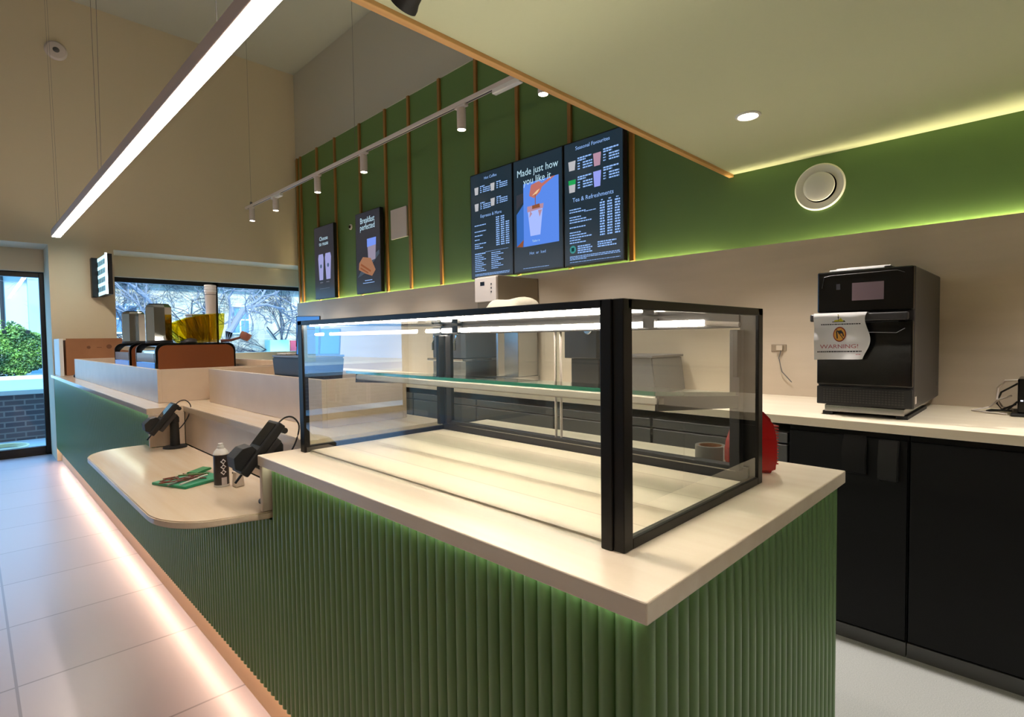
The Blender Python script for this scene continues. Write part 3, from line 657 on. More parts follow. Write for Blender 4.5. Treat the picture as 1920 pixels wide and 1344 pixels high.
p1.bars('menu_text', [(.28, .42, .225, .010), (.60, .74, .225, .010), (.25, .75, .14, .006)], m=scr((120, 130, 150), .8))
p2 = Screen('poster_screen', 'portrait screen with sandwich and glass, Breakfast perfected', G2, 5.965, cat='screen', panel=PANEL2)
p2.txt('Breakfast', .098, .5, .86, INKW, sx=.88); p2.txt('perfected', .098, .5, .78, INKW, sx=.88)
p2.poly('tabletop_picture', scr((74, 84, 96), 1), [[(.05, .20), (.40, .25), (.95, .45), (.95, .50), (.4, .38)]])
p2.poly('cup_picture', scr((150, 140, 160), 1), [[(.52, .38), (.80, .40), (.84, .66), (.48, .66)]], 2); p2.poly('cup_picture', scr((120, 150, 240), 1), [[(.48, .56), (.83, .57), (.84, .66), (.48, .66)]], 3)
p2.poly('sandwich_picture', CRUST, [[(.12, .30), (.40, .24), (.66, .20), (.80, .27), (.62, .42), (.30, .45), (.14, .38)]], 4)
p2.poly('sandwich_picture', BRNE, [[(.20, .35), (.60, .25), (.62, .27), (.22, .375)], [(.18, .31), (.5, .235), (.52, .25), (.2, .33)]], 5)
p2.bars('menu_text', [(.36, .66, .155, .010), (.28, .74, .125, .008)])
# blank white panel, peephole, vent, small speaker
tag(box('wall_panel', WHITEM, 3.405, 3.424, 4.99, 5.30, 2.415, 2.742, bev=.003), 'blank white square panel on the green wall', 'panel')
ph = thing('wall_sensor', 'small dark round sensor on the green wall between the two poster screens', 'sensor', (3.42, 6.22, 2.70))
MB().lathe([(.035, 0), (.035, .012), (.028, .016), (0, .016)], (3.424, 6.22, 2.70), 24, Matrix.Rotation(-PI/2, 4, 'Y')).build('housing', WHITEM, ph, True)
MB().lathe([(.02, .0), (.018, .012), (0, .016)], (3.41, 6.22, 2.70), 20, Matrix.Rotation(-PI/2, 4, 'Y')).build('lens', BLACKG, ph, True)
vt = thing('air_valve', 'round white air vent on the green wall above the oven', 'vent', (3.42, .95, 2.124))
RYm = Matrix.Rotation(-PI/2, 4, 'Y')
MB().lathe([(.128, 0), (.130, .008), (.122, .016), (.112, .014), (.088, -.004+.006), (.084, .001)], (3.424, .952, 2.124), 64, RYm, cap=False).build('flange', WHITE, vt, True)
MB().lathe([(.086, .0005), (0, .0005)], (3.424, .952, 2.124), 48, RYm).build('throat', BLACKM, vt)
MB().lathe([(.0, .004), (.050, .004), (.080, .020), (.079, .028), (.06, .034), (0, .036)], (3.424, .952, 2.124), 64, RYm).build('valve_disc', WHITE, vt, True)
sp_ = thing('wall_speaker', 'small round grey sensor high on the far wall', 'sensor', (.80, 7.79, 4.50))
MB().lathe([(.10, 0), (.10, .02), (.085, .035), (0, .04)], (.80, 7.799, 4.50), 32, Matrix.Rotation(PI/2, 4, 'X')).build('housing', WHITEM, sp_, True)
MB().lathe([(.03, .038), (.02, .046), (0, .048)], (.80, 7.799, 4.50), 20, Matrix.Rotation(PI/2, 4, 'X')).build('lens', DARKGREY, sp_, True)

# ================================================================== LAMPS
# linear pendant
ll = thing('linear_pendant', 'long suspended linear lamp glowing along its underside', 'lamp', (.70, 4.5, 2.42))
LA = Matrix.Translation((.70, 4.45, 2.387)) @ Matrix.Rotation(math.radians(.40), 4, 'Z')
MB().box(-.038, .036, -5.2, 2.80, .0035, .068, .003, LA).build('casing', ROSE, ll)
MB().box(-.028, .028, -5.18, 2.78, .068, .0705, 0, LA).build('added_uplight', LEDT, ll)  # unseen uplight added to brighten the upper walls and ceiling
MB().box(-.030, .032, -5.197, 2.797, 0, .0034, 0, LA).build('diffuser', LEDW, ll)
MB().tube([(.685, 7.16, 2.45), (.665, 7.20, 5.1)], .0012, 6).tube([(.705, 7.16, 2.45), (.68, 7.18, 5.1)], .0012, 6).build('wire', GREYM, ll)
MB().tube([(.69, 4.75, 2.45), (.675, 4.72, 5.1)], .0014, 6).tube([(.70, 4.70, 2.45), (.72, 4.70, 5.1)], .0014, 6).build('wire', GREYM, ll)
MB().tube([(.69, 2.2, 2.45), (.69, 2.2, 5.1)], .0014, 6).build('wire', GREYM, ll)
for px_, lb in ((-1.9, 'added unseen linear pendant over the seating, left of the viewer'),):  # out-of-view pendant added to fill the room with light
    l2 = thing('linear_pendant', lb, 'lamp', (px_, 2.5, 2.42), 'linear pendants added to light the seating')
    MB().box(px_-.037, px_+.037, -3.5, 6.8, 2.390, 2.455, .003).build('casing', ROSE, l2)
    MB().box(px_-.031, px_+.031, -3.49, 6.79, 2.387, 2.3899).build('diffuser', LEDS, l2)
    MB().tube([(px_, 6, 2.45), (px_, 6, 5.1)], .0014, 6).tube([(px_, -2, 2.45), (px_, -2, 5.1)], .0014, 6).build('wire', GREYM, l2)
# track
TX = 2.62
tr = thing('lighting_track', 'white suspended lighting track in front of the green wall', 'lighting track', (TX, 4.6, 3.02))
MB().box(TX-.017, TX+.017, 1.62, 7.45, 3.005, 3.035, .002).build('rail', WHITEM, tr)
MB().box(TX-.006, TX+.006, 1.65, 7.40, 3.0035, 3.005).build('conductor_slot', CHAR, tr)
for y in (2.50, 6.34): MB().box(TX-.02, TX+.02, y, y+.26, 2.968, 3.004, .004).build('driver_box', WHITE, tr)
for y in (2.30, 4.65, 7.28): MB().tube([(TX, y, 3.035), (TX, y, 5.1)], .0015, 6).build('wire', GREYM, tr)
MB().box(TX-.012, TX+.012, 7.27, 7.29, 3.035, 3.07).build('wire_clip', GREYM, tr)
spl = ['farthest spotlight on the track, in front of the cream wall', 'second spotlight from the far end of the track', 'track spotlight above the farthest dark poster screen',
       'track spotlight above the sandwich poster screen', 'track spotlight left of the menu screens', 'track spotlight half hidden behind the soffit edge']
for y, lb in zip((7.26, 6.51, 5.43, 4.50, 3.11, 2.31), spl):
    s = thing('track_spotlight', lb, 'spotlight', (TX, y, 3.0), 'white track spotlights')
    MB().box(TX-.018, TX+.018, y-.06, y+.06, 2.985, 3.0032, .004).build('adapter', WHITEM, s)
    MB().lathe([(.006, 2.983), (.006, 2.985), (.031, 2.983), (.033, 2.978), (.033, 2.835), (.030, 2.828)], (TX, y, 0), 32, cap=False).build('can', WHITEM, s, True)
    MB().lathe([(.030, 2.834), (0, 2.834)], (TX, y, 0), 24).build('lens', SPOTG, s)
    light('lamp', 'SPOT', (TX, y, 2.825), P_TRACK, (1, .95, .88), (0, 0, 0), s, spot_size=math.radians(75), spot_blend=.5, shadow_soft_size=.025)
# downlights in the soffit; those behind the viewer are unseen, added for light
dls = [(2.555, 1.01, 'recessed downlight in the soffit above the oven side'), (2.555, -.45, 'added unseen soffit downlight behind the viewer, on the oven side'), (2.555, -1.75, 'added unseen soffit downlight farthest behind the viewer')]
for x, y, lb in dls:
    s = thing('downlight', lb, 'downlight', (x, y, 2.3), 'recessed downlights in the soffit')
    MB().lathe([(.056, 2.2985), (.054, 2.294), (.044, 2.292), (.040, 2.299)], (x, y, 0), 32, cap=False).build('ring', WHITE, s, True)
    MB().lathe([(.041, 2.2965), (0, 2.2965)], (x, y, 0), 24).build('lens', SPOTG, s)
    light('lamp', 'SPOT', (x, y, 2.285), P_DOWN, (1, .94, .87), (0, 0, 0), s, spot_size=math.radians(105), spot_blend=.7, shadow_soft_size=.03)
# black camera dome on the soffit
cm = thing('ceiling_camera', 'black spotlight hanging from the soffit at the top edge', 'spotlight', (.96, 1.30, 2.3))
MB().lathe([(.03, 2.2995), (.03, 2.285), (.008, 2.283), (.008, 2.262)], (.93, 1.30, 0), 24).build('mount', BLACKM, cm, True)
MB().lathe([(.028, -.05), (.036, -.045), (.036, .03), (.040, .045), (.040, .055), (.03, .05), (0, .048)], (.895, 1.262, 2.262), 28, Matrix.Rotation(math.radians(-125), 4, 'X')).build('can', BLACKM, cm, True)

# illuminated blade sign
sg = thing('lightbox_sign', 'illuminated projecting sign on the far column', 'sign', (1.06, 7.5, 2.04))
MB().box(1.02, 1.078, 7.70, 7.80, 1.82, 2.262, .003).build('bracket_box', BLACK, sg)
MB().box(1.078, 1.13, 7.17, 7.74, 1.823, 2.255, .003).build('sign_case', BLACK, sg)
MB().box(1.0755, 1.078, 7.18, 7.735, 1.83, 2.25).build('sign_face', emat('sign_glow', (180, 232, 248), P_SIGN/3.0), sg)
SI = mat('sign_ink', (60, 120, 140), .6); rnd = random.Random(4)
for r_ in range(4):
    b = MB(); z = 2.155-r_*.095; y = 7.70
    while y > 7.25:
        l = rnd.uniform(.04, .07); b.box(1.0745, 1.0755, y-l, y, z, z+.055); y -= l+.018
    b.build('sign_text', SI, sg)
MB().tube([(1.077, 7.172, 1.825), (1.077, 7.172, 2.26)], .010, 8).build('lit_edge', emat('sign_edge_glow', (215, 250, 255), 4.0), sg)

# ================================================================== TILL AND TERMINALS
BLUEG = mat('glossy_screen_glass', (20, 40, 70), .08, spec=.9)
def pos(name, label, x, y, s=1.0):
    t_ = thing(name, label, 'till', (x, y, 1.0)); return t_
ps = thing('till_terminal', 'black till with tilted screens, sky reflection painted as a blue glow, inside the beige surround', 'till', (1.17, 2.7, .9605))
MB().prism([(1.01, .9605), (1.13, .9605), (1.16, 1.225), (.985, 1.225)], 2.19, 2.54, 'y', .005).build('till_base', CHAR, ps)
MB().box(.985, 1.16, 2.19, 2.54, 1.2255, 1.236, .003).build('till_lid', GREYM, ps)
MB().box(1.0, 1.05, 2.42, 2.52, 1.2365, 1.243, .002).build('receipt_slot', WHITEM, ps)
SCB = mat('painted_sky_reflection', (20, 60, 120), .1)  # blue glow painted in for sky reflected on the glass
SCB.node_tree.nodes['Principled BSDF'].inputs['Emission Color'].default_value = lin((84, 156, 236)); SCB.node_tree.nodes['Principled BSDF'].inputs['Emission Strength'].default_value = .5
def mon(x, y, z, wd, ht, rz, rx):
    mm = Matrix.Translation((x, y, z)) @ Matrix.Rotation(rz, 4, 'Z') @ Matrix.Rotation(rx, 4, 'X')
    MB().box(-wd/2, wd/2, 0, .012, 0, ht, .002, mm).build('monitor', CHAR, ps)
    MB().box(-wd/2+.004, wd/2-.004, -.0015, 0, .004, ht-.004, 0, mm).build('screen_glass', SCB, ps)
mon(1.045, 2.305, 1.2365, .098, .118, math.radians(-42), math.radians(-14))
mon(1.125, 2.26, 1.2365, .088, .118, math.radians(-42), math.radians(-14))
mon(1.165, 2.56, 1.27, .115, .15, math.radians(-42), math.radians(-6))
MB().box(1.15, 1.175, 2.575, 2.60, .9605, 1.30).build('monitor_stand', CHAR, ps)

def terminal(label, x, y, zbase, s, dz=0.0):
    t_ = thing('card_terminal', label, 'card terminal', (x, y, zbase), 'card terminals on the low worktop')
    if True:
        MB().lathe([(.052*s, .0005), (.052*s, .006), (.046*s, .010), (.02*s, .012)], (x, y, zbase), 36).build('base', BLACKM, t_, True)
        MB().lathe([(.021*s, .010), (.019*s, .11*s+dz), (.021*s, .112*s+dz), (.021*s, .135*s+dz), (.012*s, .15*s+dz)], (x, y, zbase), 28).build('pole', BLACKM, t_, True)
    # tilted device; local: long axis a (x-z), width along y
    c = Vector((x-.045*s, y, zbase+.135*s+dz)); R_ = Matrix.Translation(c) @ Matrix.Rotation(math.radians(-34), 4, 'Y')   # local z = long axis leaning away from customer
    R_ = Matrix.Translation(c) @ Matrix.Rotation(math.radians(40), 4, 'Y')
    MB().box(-.016*s, .010*s, -.040*s, .040*s, -.09*s, .085*s, .005*s, R_, seg=3).build('reader_body', BLACKM, t_)
    MB().box(-.0175*s, -.016*s, -.032*s, .032*s, .0, .075*s, 0, R_).build('reader_screen', BLACKG, t_)
    b = MB()
    for i in range(3):
        for k in range(4): b.box(-.018*s, -.016*s, (-.026+.019*i)*s, (-.012+.019*i)*s, (-.075+.017*k)*s, (-.065+.017*k)*s, .0008, R_)
    b.build('keypad', CHAR, t_)
    MB().box(.010*s, .030*s, -.034*s, .034*s, -.055*s, .045*s, .004*s, R_).build('cradle', CHAR, t_)
    MB().prism([(-.016*s, -.085*s), (-.032*s, -.088*s), (-.054*s, -.066*s), (-.050*s, -.032*s), (-.034*s, -.012*s), (-.016*s, -.014*s)], -.031*s, .031*s, 'y', .001*s, R_).build('keypad_shield', BLACKM, t_)
    MB().box(.008*s, .013*s, .012*s, .020*s, -.118*s, -.085*s, .001, R_).build('stylus', BLACKM, t_)
    MB().tube([c+Vector((.02*s, 0, .02*s)), Vector((x, y, zbase+.145*s+dz))], .014*s, 12).build('neck', BLACKM, t_, True)
    MB().lathe([(.009*s, -.02*s), (.009*s, .02*s)], c+Vector((.062*s, -.01*s, .045*s)), 14, Matrix.Rotation(PI/2, 4, 'X')).build('knob', BLACKM, t_, True)
    pts = [Vector((.050, 0, .062)), Vector((.075, 0, .080)), Vector((.100, 0, .078)), Vector((.118, 0, .050)), Vector((.108, 0, .005)), Vector((.085, 0, -.035)), Vector((.062, 0, -.06))]
    cr_ = []
    for i in range(len(pts)-1):
        for k in range(5): 
            f_ = k/5; p0 = pts[max(i-1, 0)]; p1_ = pts[i]; p2_ = pts[i+1]; p3 = pts[min(i+2, len(pts)-1)]
            cr_.append(c+s*(.5*((2*p1_)+(p2_-p0)*f_+(2*p0-5*p1_+4*p2_-p3)*f_**2+(3*p1_-p0-3*p2_+p3)*f_**3)))
    cr_.append(c+s*pts[-1])
    MB().tube(cr_, .0026*s, 8).build('cable', BLACKM, t_, True)
    return t_
terminal('smaller looking card terminal on a pole at the far end of the low worktop', .735, 3.185, .76, 1.05, .012)
terminal('card terminal behind the spray can, beside the display case', .725, 1.86, .76, 1.12, .036)

# spray can
sc_ = thing('spray_can', 'black and white aerosol spray can on the low worktop', 'spray can', (.655, 2.20, .76))
MB().lathe([(.025, .0005), (.026, .004), (.026, .118), (.0245, .124)], (.655, 2.20, .76), 32, cap=True).build('can_body', mat('can_black', (34, 28, 28), .35), sc_, True)
MB().lathe([(.0263, .0006), (.0268, .004), (.0263, .008)], (.655, 2.20, .76), 32, cap=False).build('can_rim', WHITE, sc_, True); MB().lathe([(.0255, .118), (.0265, .121), (.023, .131), (.015, .140), (.0, .142)], (.655, 2.20, .76), 32).build('can_dome', WHITE, sc_, True)
MB().lathe([(.011, .140), (.011, .150), (.0085, .152), (.0085, .160), (0, .161)], (.655, 2.20, .76), 24).build('nozzle', WHITE, sc_, True)
def oncan(a, z, r=.0264): return Vector((.655+r*math.cos(a), 2.20+r*math.sin(a), .76+z))
base_a = math.atan2(-2.20, -.655)
b = MB(); t = bmesh.new()
for z in (.095, .075, .055):
    ac = base_a+.28
    o_ = [(0, .0105), (.40, 0), (0, -.0105), (-.40, 0)]; i_ = [(0, .0055), (.2, 0), (0, -.0055), (-.2, 0)]
    for k in range(4):
        q = [o_[k], o_[(k+1) % 4], i_[(k+1) % 4], i_[k]]; t.faces.new([t.verts.new(oncan(ac+a_, z+z_)) for a_, z_ in q])
b._add(t); b.build('hazard_diamond', PAPER, sc_)
t = bmesh.new()
for i in range(6):
    a0, a1 = base_a+.0+i*.12, base_a+.12+i*.12; t.faces.new([t.verts.new(oncan(a, z)) for a, z in ((a0, .008), (a1, .008), (a1, .036), (a0, .036))])
b = MB(); b._add(t); b.build('can_label', mat('pale_label', (206, 196, 194), .6), sc_)
# green book / folder with lanyard, pens
fo = tag(MB().prism([(.475, 2.415), (.545, 2.245), (.70, 2.31), (.66, 2.50)], .7605, .770, 'z', .0015).build('green_folder', mat('green_card', (28, 140, 100), .5)), 'flat green folder on the low worktop', 'folder')
tag(MB().prism([(.60, 2.45), (.625, 2.40), (.70, 2.47), (.68, 2.52)], .7705, .779, 'z', .003).build('green_pouch', mat('green_pouch', (20, 120, 60), .5)), 'small bright green pouch on top of the green folder', 'pouch')
b = MB(); rnd = random.Random(11); pp = []
for i in range(34):
    a = i*.9; pp.append((.575+.05*math.sin(a*.7)+.03*math.cos(a*1.7)-.02*i/34, 2.37+.035*math.cos(a*.9)+.03*math.sin(a*1.3), .773+.006*abs(math.sin(a))))
b.tube(pp, .0022, 6); tag(b.build('lanyard', mat('lanyard_red', (120, 60, 44), .6), smooth=True), 'tangled brown and red lanyard lying on the green folder', 'lanyard')
for i, (p0, p1_, cc, lb) in enumerate((((.50, 2.29, .776), (.60, 2.38, .775), (110, 110, 105), 'grey pen lying across the green folder, nearest the worktop edge'), ((.535, 2.27, .776), (.645, 2.34, .780), (200, 196, 190), 'white pen lying on the green folder under the lanyard'), ((.56, 2.40, .782), (.66, 2.37, .778), (90, 120, 60), 'olive green pen lying across the lanyard'))):
    tag(MB().tube([p0, p1_], .0035, 8).build('pen', mat('pen_%d' % i, cc, .4), smooth=True), lb, 'pen', 'pens on the green folder')
cu = thing('card_holder', 'small translucent white holder beside the spray can', 'holder', (.70, 2.16, .76))
MB().lathe([(.020, .0005), (.022, .004), (.0175, .055), (.016, .056)], (.695, 2.145, .76), 4, Matrix.Rotation(.9, 4, 'Z')).build('holder_body', mat('frosted_white', (220, 208, 194), .35), cu)
tag(MB().box(-.04, .04, -.018, .018, 0, .009, .003, Matrix.Translation((.785, 2.365, .7605)) @ Matrix.Rotation(.5, 4, 'Z'), seg=3).build('phone', mat('slate', (70, 72, 84), .25)), 'slim dark handset lying behind the spray can', 'phone')
tag(blob('grey_puck', mat('grey_rubber', (84, 80, 78), .6), (.765, 2.03, .765), (.022, .03, .014), seed=3, sub=3, amp=.05, flat=-.0045), 'small rounded grey object against the display case counter end', 'puck')

# ================================================================== ESPRESSO MACHINES
def machine(label, y0, y1, x0=1.02, x1=1.60, z0=.962, z1=1.292):
    m_ = thing('espresso_machine', label, 'espresso machine', ((x0+x1)/2, (y0+y1)/2, .9605), 'espresso machines behind the upstand')
    def prof(i):
        X0_, X1_, Z0_, Z1_ = x0+i, x1-i, z0, z1-i; r_ = .06
        return [(X0_, Z0_), (X1_, Z0_)]+[(X1_-r_+r_*math.cos(a*PI/12), Z1_-r_+r_*math.sin(a*PI/12)) for a in range(7)]+[(X0_+r_+r_*math.cos(a*PI/12), Z1_-r_+r_*math.sin(a*PI/12)) for a in range(6, 13)]
    MB().prism(prof(0), y0, y0+.03, 'y', .003).build('side_frame', BLACKG, m_, True); MB().prism(prof(0), y1-.03, y1, 'y', .003).build('side_frame', BLACKG, m_, True)
    MB().prism(prof(.016), y0-.006, y0, 'y').build('side_panel', BRONZE, m_, True)
    MB().prism(prof(.02), y0+.03, y1-.03, 'y').build('shell', CHROME, m_, True)
    MB().box(x0+.0, x0+.02, y0+.05, y1-.05, z0+.18, z0+.25).build('status_bar', mat('grey_band', (110, 112, 120), .3), m_)
    MB().box(x0-.002, x0+.02, y0+.04, y1-.04, z0+.10, z0+.175, .003).build('front_sky_reflection', SCB, m_)  # glowing blue band stands in for sky mirrored in the machine front
    return m_
machine('nearer espresso machine with a bronze side panel', 4.9, 5.6); machine('farther espresso machine, partly hidden by the nearer one', 5.85, 6.55)
def hopper(label, x, y, r, zt, z0=1.2925):
    h_ = thing('bean_hopper', label, 'hopper', (x, y, z0), 'mirror-finish bean hoppers')
    MB().lathe([(r*.95, z0), (r*1.02, z0+.006), (r*1.02, z0+.014), (r*.9, z0+.022)], (x, y, 0), 24).build('collar', BLACKM, h_, True)
    MB().lathe([(r, z0+.022), (r, zt-.02), (r*.86, zt)], (x, y, 0), 8, Matrix.Rotation(.25, 4, 'Z')).build('canister', CHROME, h_)
    MB().lathe([(r*.8, zt), (r*.8, zt+.008), (0, zt+.010)], (x, y, 0), 24).build('lid', BLACKG, h_, True)
    return h_
hopper('taller chrome bean hopper on the nearer espresso machine', 1.10, 5.13, .094, 1.60)
hopper('shorter chrome bean hopper on the farther espresso machine', 1.11, 6.12, .094, 1.585)
# nested amber bowls
for i in range(5):
    k = 4-i; R_ = Matrix.Rotation(math.radians(12+7*k), 4, 'Y'); R_ = Matrix.Rotation(-math.radians(4+5*k), 4, 'Y')
    s = 1-.06*k
    prof = [(.0, 0), (.055*s, 0), (.07*s, .02*s), (.105*s, .12*s), (.118*s, .235*s), (.124*s, .238*s), (.121*s, .230*s), (.108*s, .12*s), (.073*s, .02*s)]
    o = MB().lathe(prof, (1.475-.050*k, 5.10, 1.297), 40, R_, cap=False).build('amber_bowl', AMBER, smooth=True)
    tag(o, ['amber plastic bowl at the left end of the nested row on the espresso machine', 'amber bowl second from the left of the nested row', 'middle amber bowl of the nested row', 'amber bowl second from the right of the nested row', 'largest amber plastic bowl, at the right end of the nested row'][i], 'bowl', 'amber bowls nested on the espresso machine')
tag(MB().lathe([(.0, 0), (.085, 0), (.085, .235), (.092, .24), (.092, .25), (0, .252)], (1.45, 5.40, 1.2925), 32).build('lidded_tub', mat('frosted_lid', (190, 190, 186), .4), smooth=True), 'pale lidded tub behind the amber bowls', 'tub')
cs = thing('cup_stack', 'tall stack of white paper cups in front of the window mullion', 'cups', (1.56, 5.42, 1.29))
z = 1.545; b = MB()
b.lathe([(.040, z), (.046, z+.20)], (1.565, 5.40, 0), 32); b.build('cup', WHITEM, cs, True)
b = MB()
for i in range(3): b.lathe([(.047, z+.20+i*.022), (.0485, z+.205+i*.022), (.0485, z+.214+i*.022), (.046, z+.22+i*.022)], (1.565, 5.40, 0), 32)
b.build('cup_rim', PAPER, cs, True)
MB().lathe([(.040, 1.2925), (.040, z)], (1.565, 5.40, 0), 24).build('cup', WHITEM, cs, True)
MB().lathe([(.0475, z+.175), (.0475, z+.180)], (1.565, 5.40, 0), 32).build('band', DARKGREY, cs)
pf = thing('portafilter', 'brown handled scoop sticking out on the espresso machine', 'scoop', (1.60, 5.0, 1.30))
MB().lathe([(0, 0), (.035, 0), (.045, .03), (.045, .06), (.040, .06), (.038, .03)], (1.70, 5.0, 1.315), 24, Matrix.Rotation(.5, 4, 'Y'), cap=False).build('cup', mat('rose_brown', (150, 92, 80), .35), pf, True)
MB().tube([(1.52, 5.0, 1.305), (1.60, 5.0, 1.31), (1.68, 5.0, 1.335)], .014, 10, .009).build('handle', mat('rose_brown_dark', (128, 76, 66), .35), pf, True)
tag(blob('cleaning_cloth', CHAR, (1.27, 4.97, 1.3), (.055, .04, .03), seed=8, sub=3, amp=.3, flat=-.007), 'dark crumpled cloth in front of the amber bowls', 'cloth')

# cardboard box, white board and black item at the far end
cb_ = thing('cardboard_box', 'large brown cardboard box at the far end of the worktop', 'box', (1.0, 7.6, .96))
MB().box(.735, 1.235, 7.42, 7.76, .9605, 1.335, .003).build('box_body', CARD, cb_)
MB().box(.74, 1.23, 7.415, 7.419, 1.332, 1.352).build('flap', CARD, cb_)
PR = mat('printed_mark', (110, 70, 44), .8)
b = MB(); b.lathe([(.024, 0), (.0245, .001), (0, .001)], (1.11, 7.4195, 1.26), 20, Matrix.Rotation(PI/2, 4, 'X')); b.lathe([(.016, 0), (.0165, .001), (0, .001)], (.93, 7.4195, 1.255), 20, Matrix.Rotation(PI/2, 4, 'X')); b.box(1.0, 1.045, 7.4185, 7.42, 1.25, 1.256); b.build('printed_mark', PR, cb_)
tag(MB().box(.672, .705, 7.30, 7.78, .9605, 1.35, .002).build('white_board', WHITE), 'narrow white board leaning at the far end of the worktop', 'board')
tag(blob('black_strap', BLACKM, (.80, 6.98, .975), (.05, .07, .03), seed=4, sub=3, amp=.4, flat=-.0145), 'small black tangled item on the far end of the worktop', 'strap')

# ================================================================== OUTSIDE
ext = MB(); ext.box(-20, 24, 8.62, 60, -.14, -.04)
struct(ext.build('ground', mat('pavement', (176, 186, 190), .8, noise=((4, 4, 4), .3, (160, 170, 176)))))
struct(box('ground', mat('road', (120, 146, 170), .8), -20, 24, 19.5, 27.5, -.045, -.03))
PAV = brickmat('dark_brick', (96, 82, 84), (80, 70, 76), (128, 118, 116), 1.0, .215, .075, .010, .9, 'XZ')
lw = thing('low_brick_wall', 'low dark brick wall outside the door', 'wall', (.5, 10.2, -.04))
box('brickwork', PAV, -6, 1.7, 10.17, 10.39, -.04, .60, lw); box('coping', mat('pale_coping', (190, 196, 196), .8), -6.05, 1.75, 10.14, 10.42, .60, .66, lw)
b = MB()
hp = [(.30+.2*math.cos(a*.35)*(1+.02*(a//18)), 9.35+.25*math.sin(a*.35), -.03+.012*(a//18)) for a in range(72)]
b.tube(hp, .012, 8); tag(b.build('garden_hose', mat('cream_hose', (214, 210, 170), .5), smooth=True), 'coiled pale hose on the paving outside the door', 'hose')
# cream house behind the door
h1 = thing('cream_house', 'cream rendered house seen through the glass door', 'building', (-1, 33, 0))
CRH = mat('cream_render', (164, 178, 172), .9); box('house_wall', CRH, -14, 2.0, 33, 38, -.05, 9, h1)
box('side_wing', mat('blue_grey_render', (140, 176, 190), .9), 2.0, 2.9, 32.6, 36, -.05, 5.6, h1)
for i in range(6):
    x = -13.2+i*2.3
    f_ = MB().box(x, x+1.2, 32.9, 33.0, .9, 2.6).box(x, x+1.2, 32.9, 33.0, 4.0, 5.4).build('window_frame', mat('house_window_white', (210, 214, 210), .6), h1)
    o = MB().box(x+.1, x+.57, 32.88, 32.9, 1.0, 2.5).box(x+.63, x+1.1, 32.88, 32.9, 1.0, 2.5).box(x+.1, x+1.1, 32.88, 32.9, 4.1, 5.3).build('window_pane', mat('house_window_glass', (60, 84, 104), .2)); o.parent = f_
MB().tube([(1.15, 32.9, -.04), (1.15, 32.9, 4.3), (.9, 32.85, 4.8), (.0, 32.8, 5.0)], .07, 8).build('drain_pipe', BLACKM, h1, True)
box('eaves', mat('slate_roof', (90, 100, 116), .8), -14, 3.2, 31.8, 32.6, 5.0, 5.3, h1)
# stone house behind the window
h2 = thing('stone_house', 'pale stone house covered in bare climbing stems beyond the window', 'building', (10, 33, 0))
STW = brickmat('rubble_stone', (186, 178, 156), (150, 146, 132), (176, 172, 158), 1.0, .55, .24, .025, .9, 'XZ', .5)
box('house_wall', STW, 3.9, 21, 33, 40, -.05, 4.3, h2); box('roof', mat('slate_tiles', (112, 122, 140), .8), 3.5, 21.4, 32.6, 40, 4.3, 9, h2)
SHC = mat('window_white', (206, 220, 220), .6); PNB = mat('window_blue_glass', (96, 130, 160), .15); DRC = mat('teal_door', (150, 200, 196), .6); DRR = mat('red_door', (170, 60, 76), .6)
for (x0, x1, z0, z1) in ((10.5, 11.6, 1.7, 3.35), (5.1, 6.2, 1.75, 3.25), (9.75, 10.8, -.0, .6)):
    f_ = MB().box(x0, x1, 32.9, 33.0, z0, z1).build('window_frame', SHC, h2)
    b = MB(); xm = (x0+x1)/2; zm = (z0+z1)/2
    for (a_, b_) in ((x0+.09, xm-.04), (xm+.04, x1-.09)):
        for (c_, d_) in ((z0+.09, zm-.04), (zm+.04, z1-.09)): b.box(a_, b_, 32.89, 32.9, c_, d_)
    o = b.build('window_pane', PNB); o.parent = f_
box('porch', DRC, 12.4, 13.5, 32.2, 33.0, -.05, 1.35, h2); box('house_door', DRR, 13.9, 14.6, 32.9, 33.0, -.05, 1.3, h2)
# climbing stems
def grow(b, p, d, L, r, depth, rnd, flat=None, spread=.6, up=.15):
    pts = [p.copy()]; q = p.copy(); n = 4
    for i in range(n):
        d = (d+Vector((rnd.gauss(0, .22), 0 if flat is not None else rnd.gauss(0, .22), rnd.gauss(0, .22)+up*.2))).normalized(); q = q+d*L/n
        if flat is not None: q.y = flat+rnd.uniform(-.03, .03)
        pts.append(q.copy())
    b.tube(pts, r, 5, r*.65)
    if depth <= 0: return
    for k in range(rnd.choice((2, 3))):
        i = rnd.randint(1, n); nd = (d+Vector((rnd.gauss(0, spread), 0 if flat is not None else rnd.gauss(0, spread), rnd.gauss(0, spread)))).normalized()
        grow(b, pts[i], nd, L*rnd.uniform(.6, .85), r*.62, depth-1, rnd, flat, spread, up)
BARK = mat('grey_bark', (112, 112, 118), .9); BARKD = mat('dark_bark', (44, 50, 62), .9)
rnd = random.Random(5)
for x0, lb in ((5.2, 'bare climbing stems on the left part of the stone house'), (9.4, 'bare climbing stems around the middle window of the stone house'), (13.0, 'bare climbing stems on the right part of the stone house')):
    b = MB()
    for j in range(3): grow(b, Vector((x0+rnd.uniform(-.4, .4), 32.8, -.04)), Vector((rnd.gauss(0, .3), 0, 1)), 2.4, .06, 6, rnd, 32.8, .8, .1)
    tag(b.build('climbing_stems', BARKD), lb, 'climbing plant', 'bare climbers on the stone house')
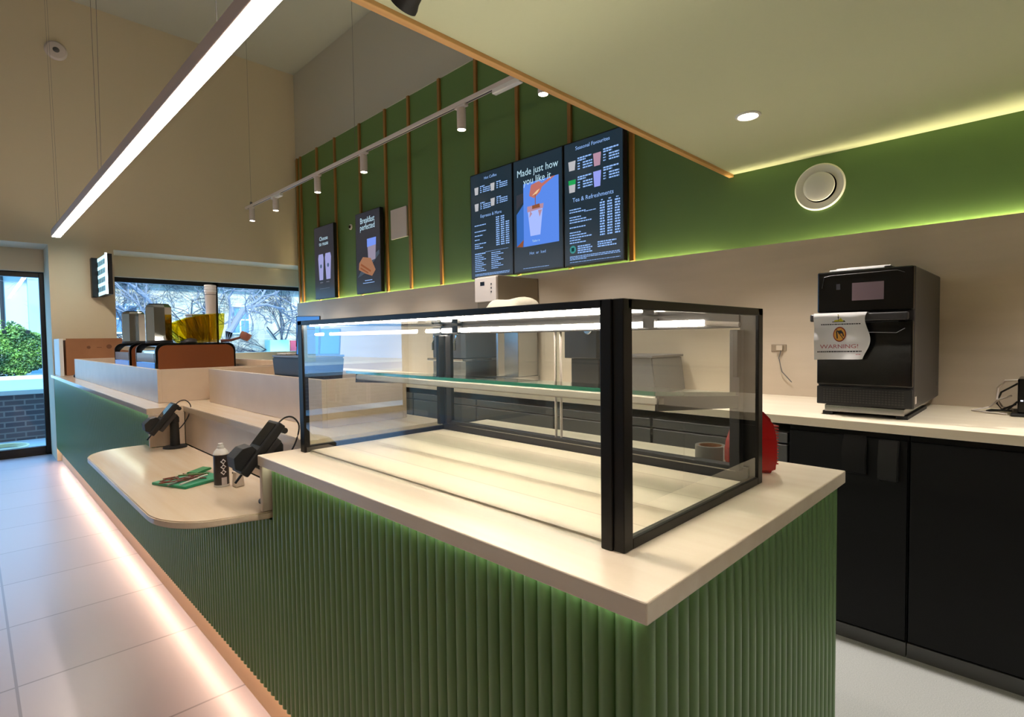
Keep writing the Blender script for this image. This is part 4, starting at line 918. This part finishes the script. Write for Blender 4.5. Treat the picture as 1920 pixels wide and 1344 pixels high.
def tree(label, x, y, lean, seed, L=2.2, r=.11, dep=6):
    t_ = thing('bare_tree', label, 'tree', (x, y, -.05), 'bare trees across the road'); rnd = random.Random(seed); b = MB(); p0 = Vector((x, y, -.04)); p1_ = p0+Vector((lean*.5, 0, 1.8)); p2_ = p0+Vector((lean*1.6, .1, 3.0))
    MB().tube([p0, p1_, p2_], r*1.4, 10, r).build('trunk', BARK, t_, True)
    for k in range(4): grow(b, (p1_ if k < 2 else p2_).copy(), Vector((rnd.gauss(lean, .7), rnd.gauss(0, .3), .8)).normalized(), L*.7, r*.55, dep-1, rnd, None, .7, .05)
    b.build('branches', BARK, t_)
tree('bare tree with pale leaning trunk beyond the window', 9.0, 29.5, .7, 3, 3.4, .15); tree('bare tree at the left of the window view', 6.2, 29.0, -.1, 9, 3.0, .11)
# bush
def bush(name, label, c, r, n, seed, m):
    rnd = random.Random(seed); t = bmesh.new()
    for i in range(n):
        a, e = rnd.uniform(0, 2*PI), math.asin(rnd.uniform(-1, 1)); rr = rnd.uniform(.55, 1.0)**.5*(1+.22*math.sin(3*a+seed)*math.cos(2*e))
        p = Vector((c[0]+r[0]*rr*math.cos(e)*math.cos(a), c[1]+r[1]*rr*math.cos(e)*math.sin(a), max(.0, c[2]+r[2]*rr*math.sin(e)))); s = rnd.uniform(.07, .13)
        R_ = Matrix.Rotation(rnd.uniform(0, 6), 3, Vector((rnd.gauss(0, 1), rnd.gauss(0, 1), rnd.gauss(0, 1))).normalized())
        t.faces.new([t.verts.new(p+R_ @ Vector(q)*s) for q in ((-.5, 0, 0), (0, -.35, .1), (.6, 0, 0), (0, .35, .1))])
    b = MB(); b._add(t); return tag(b.build(name, m), label, 'bush')
LEAF = mat('green_leaf', (120, 158, 66), .6, noise=((1.6, 1.6, 1.6), .12, (44, 76, 46))); LEAF2 = mat('dark_leaf', (60, 84, 62), .6, noise=((2, 2, 2), .2, (36, 56, 50)))
bush('garden_bush', 'leafy green bush across the road outside the door', (1.15, 30.2, 1.0), (1.35, .9, 1.05), 14000, 2, LEAF)
bush('garden_bush', 'darker low bush beside the green one outside the door', (3.1, 30.4, .35), (.45, .6, .8), 2600, 6, LEAF2)
lp = thing('kerb', 'pale kerb along the road outside the door', 'kerb', (0, 19.3, 0)); box('kerbstone', mat('kerb_stone', (196, 206, 206), .8), -20, 24, 19.2, 19.5, -.04, .08, lp); box('kerbstone', mat('kerb_far', (196, 206, 206), .8), -20, 24, 27.5, 27.8, -.04, .1, lp)
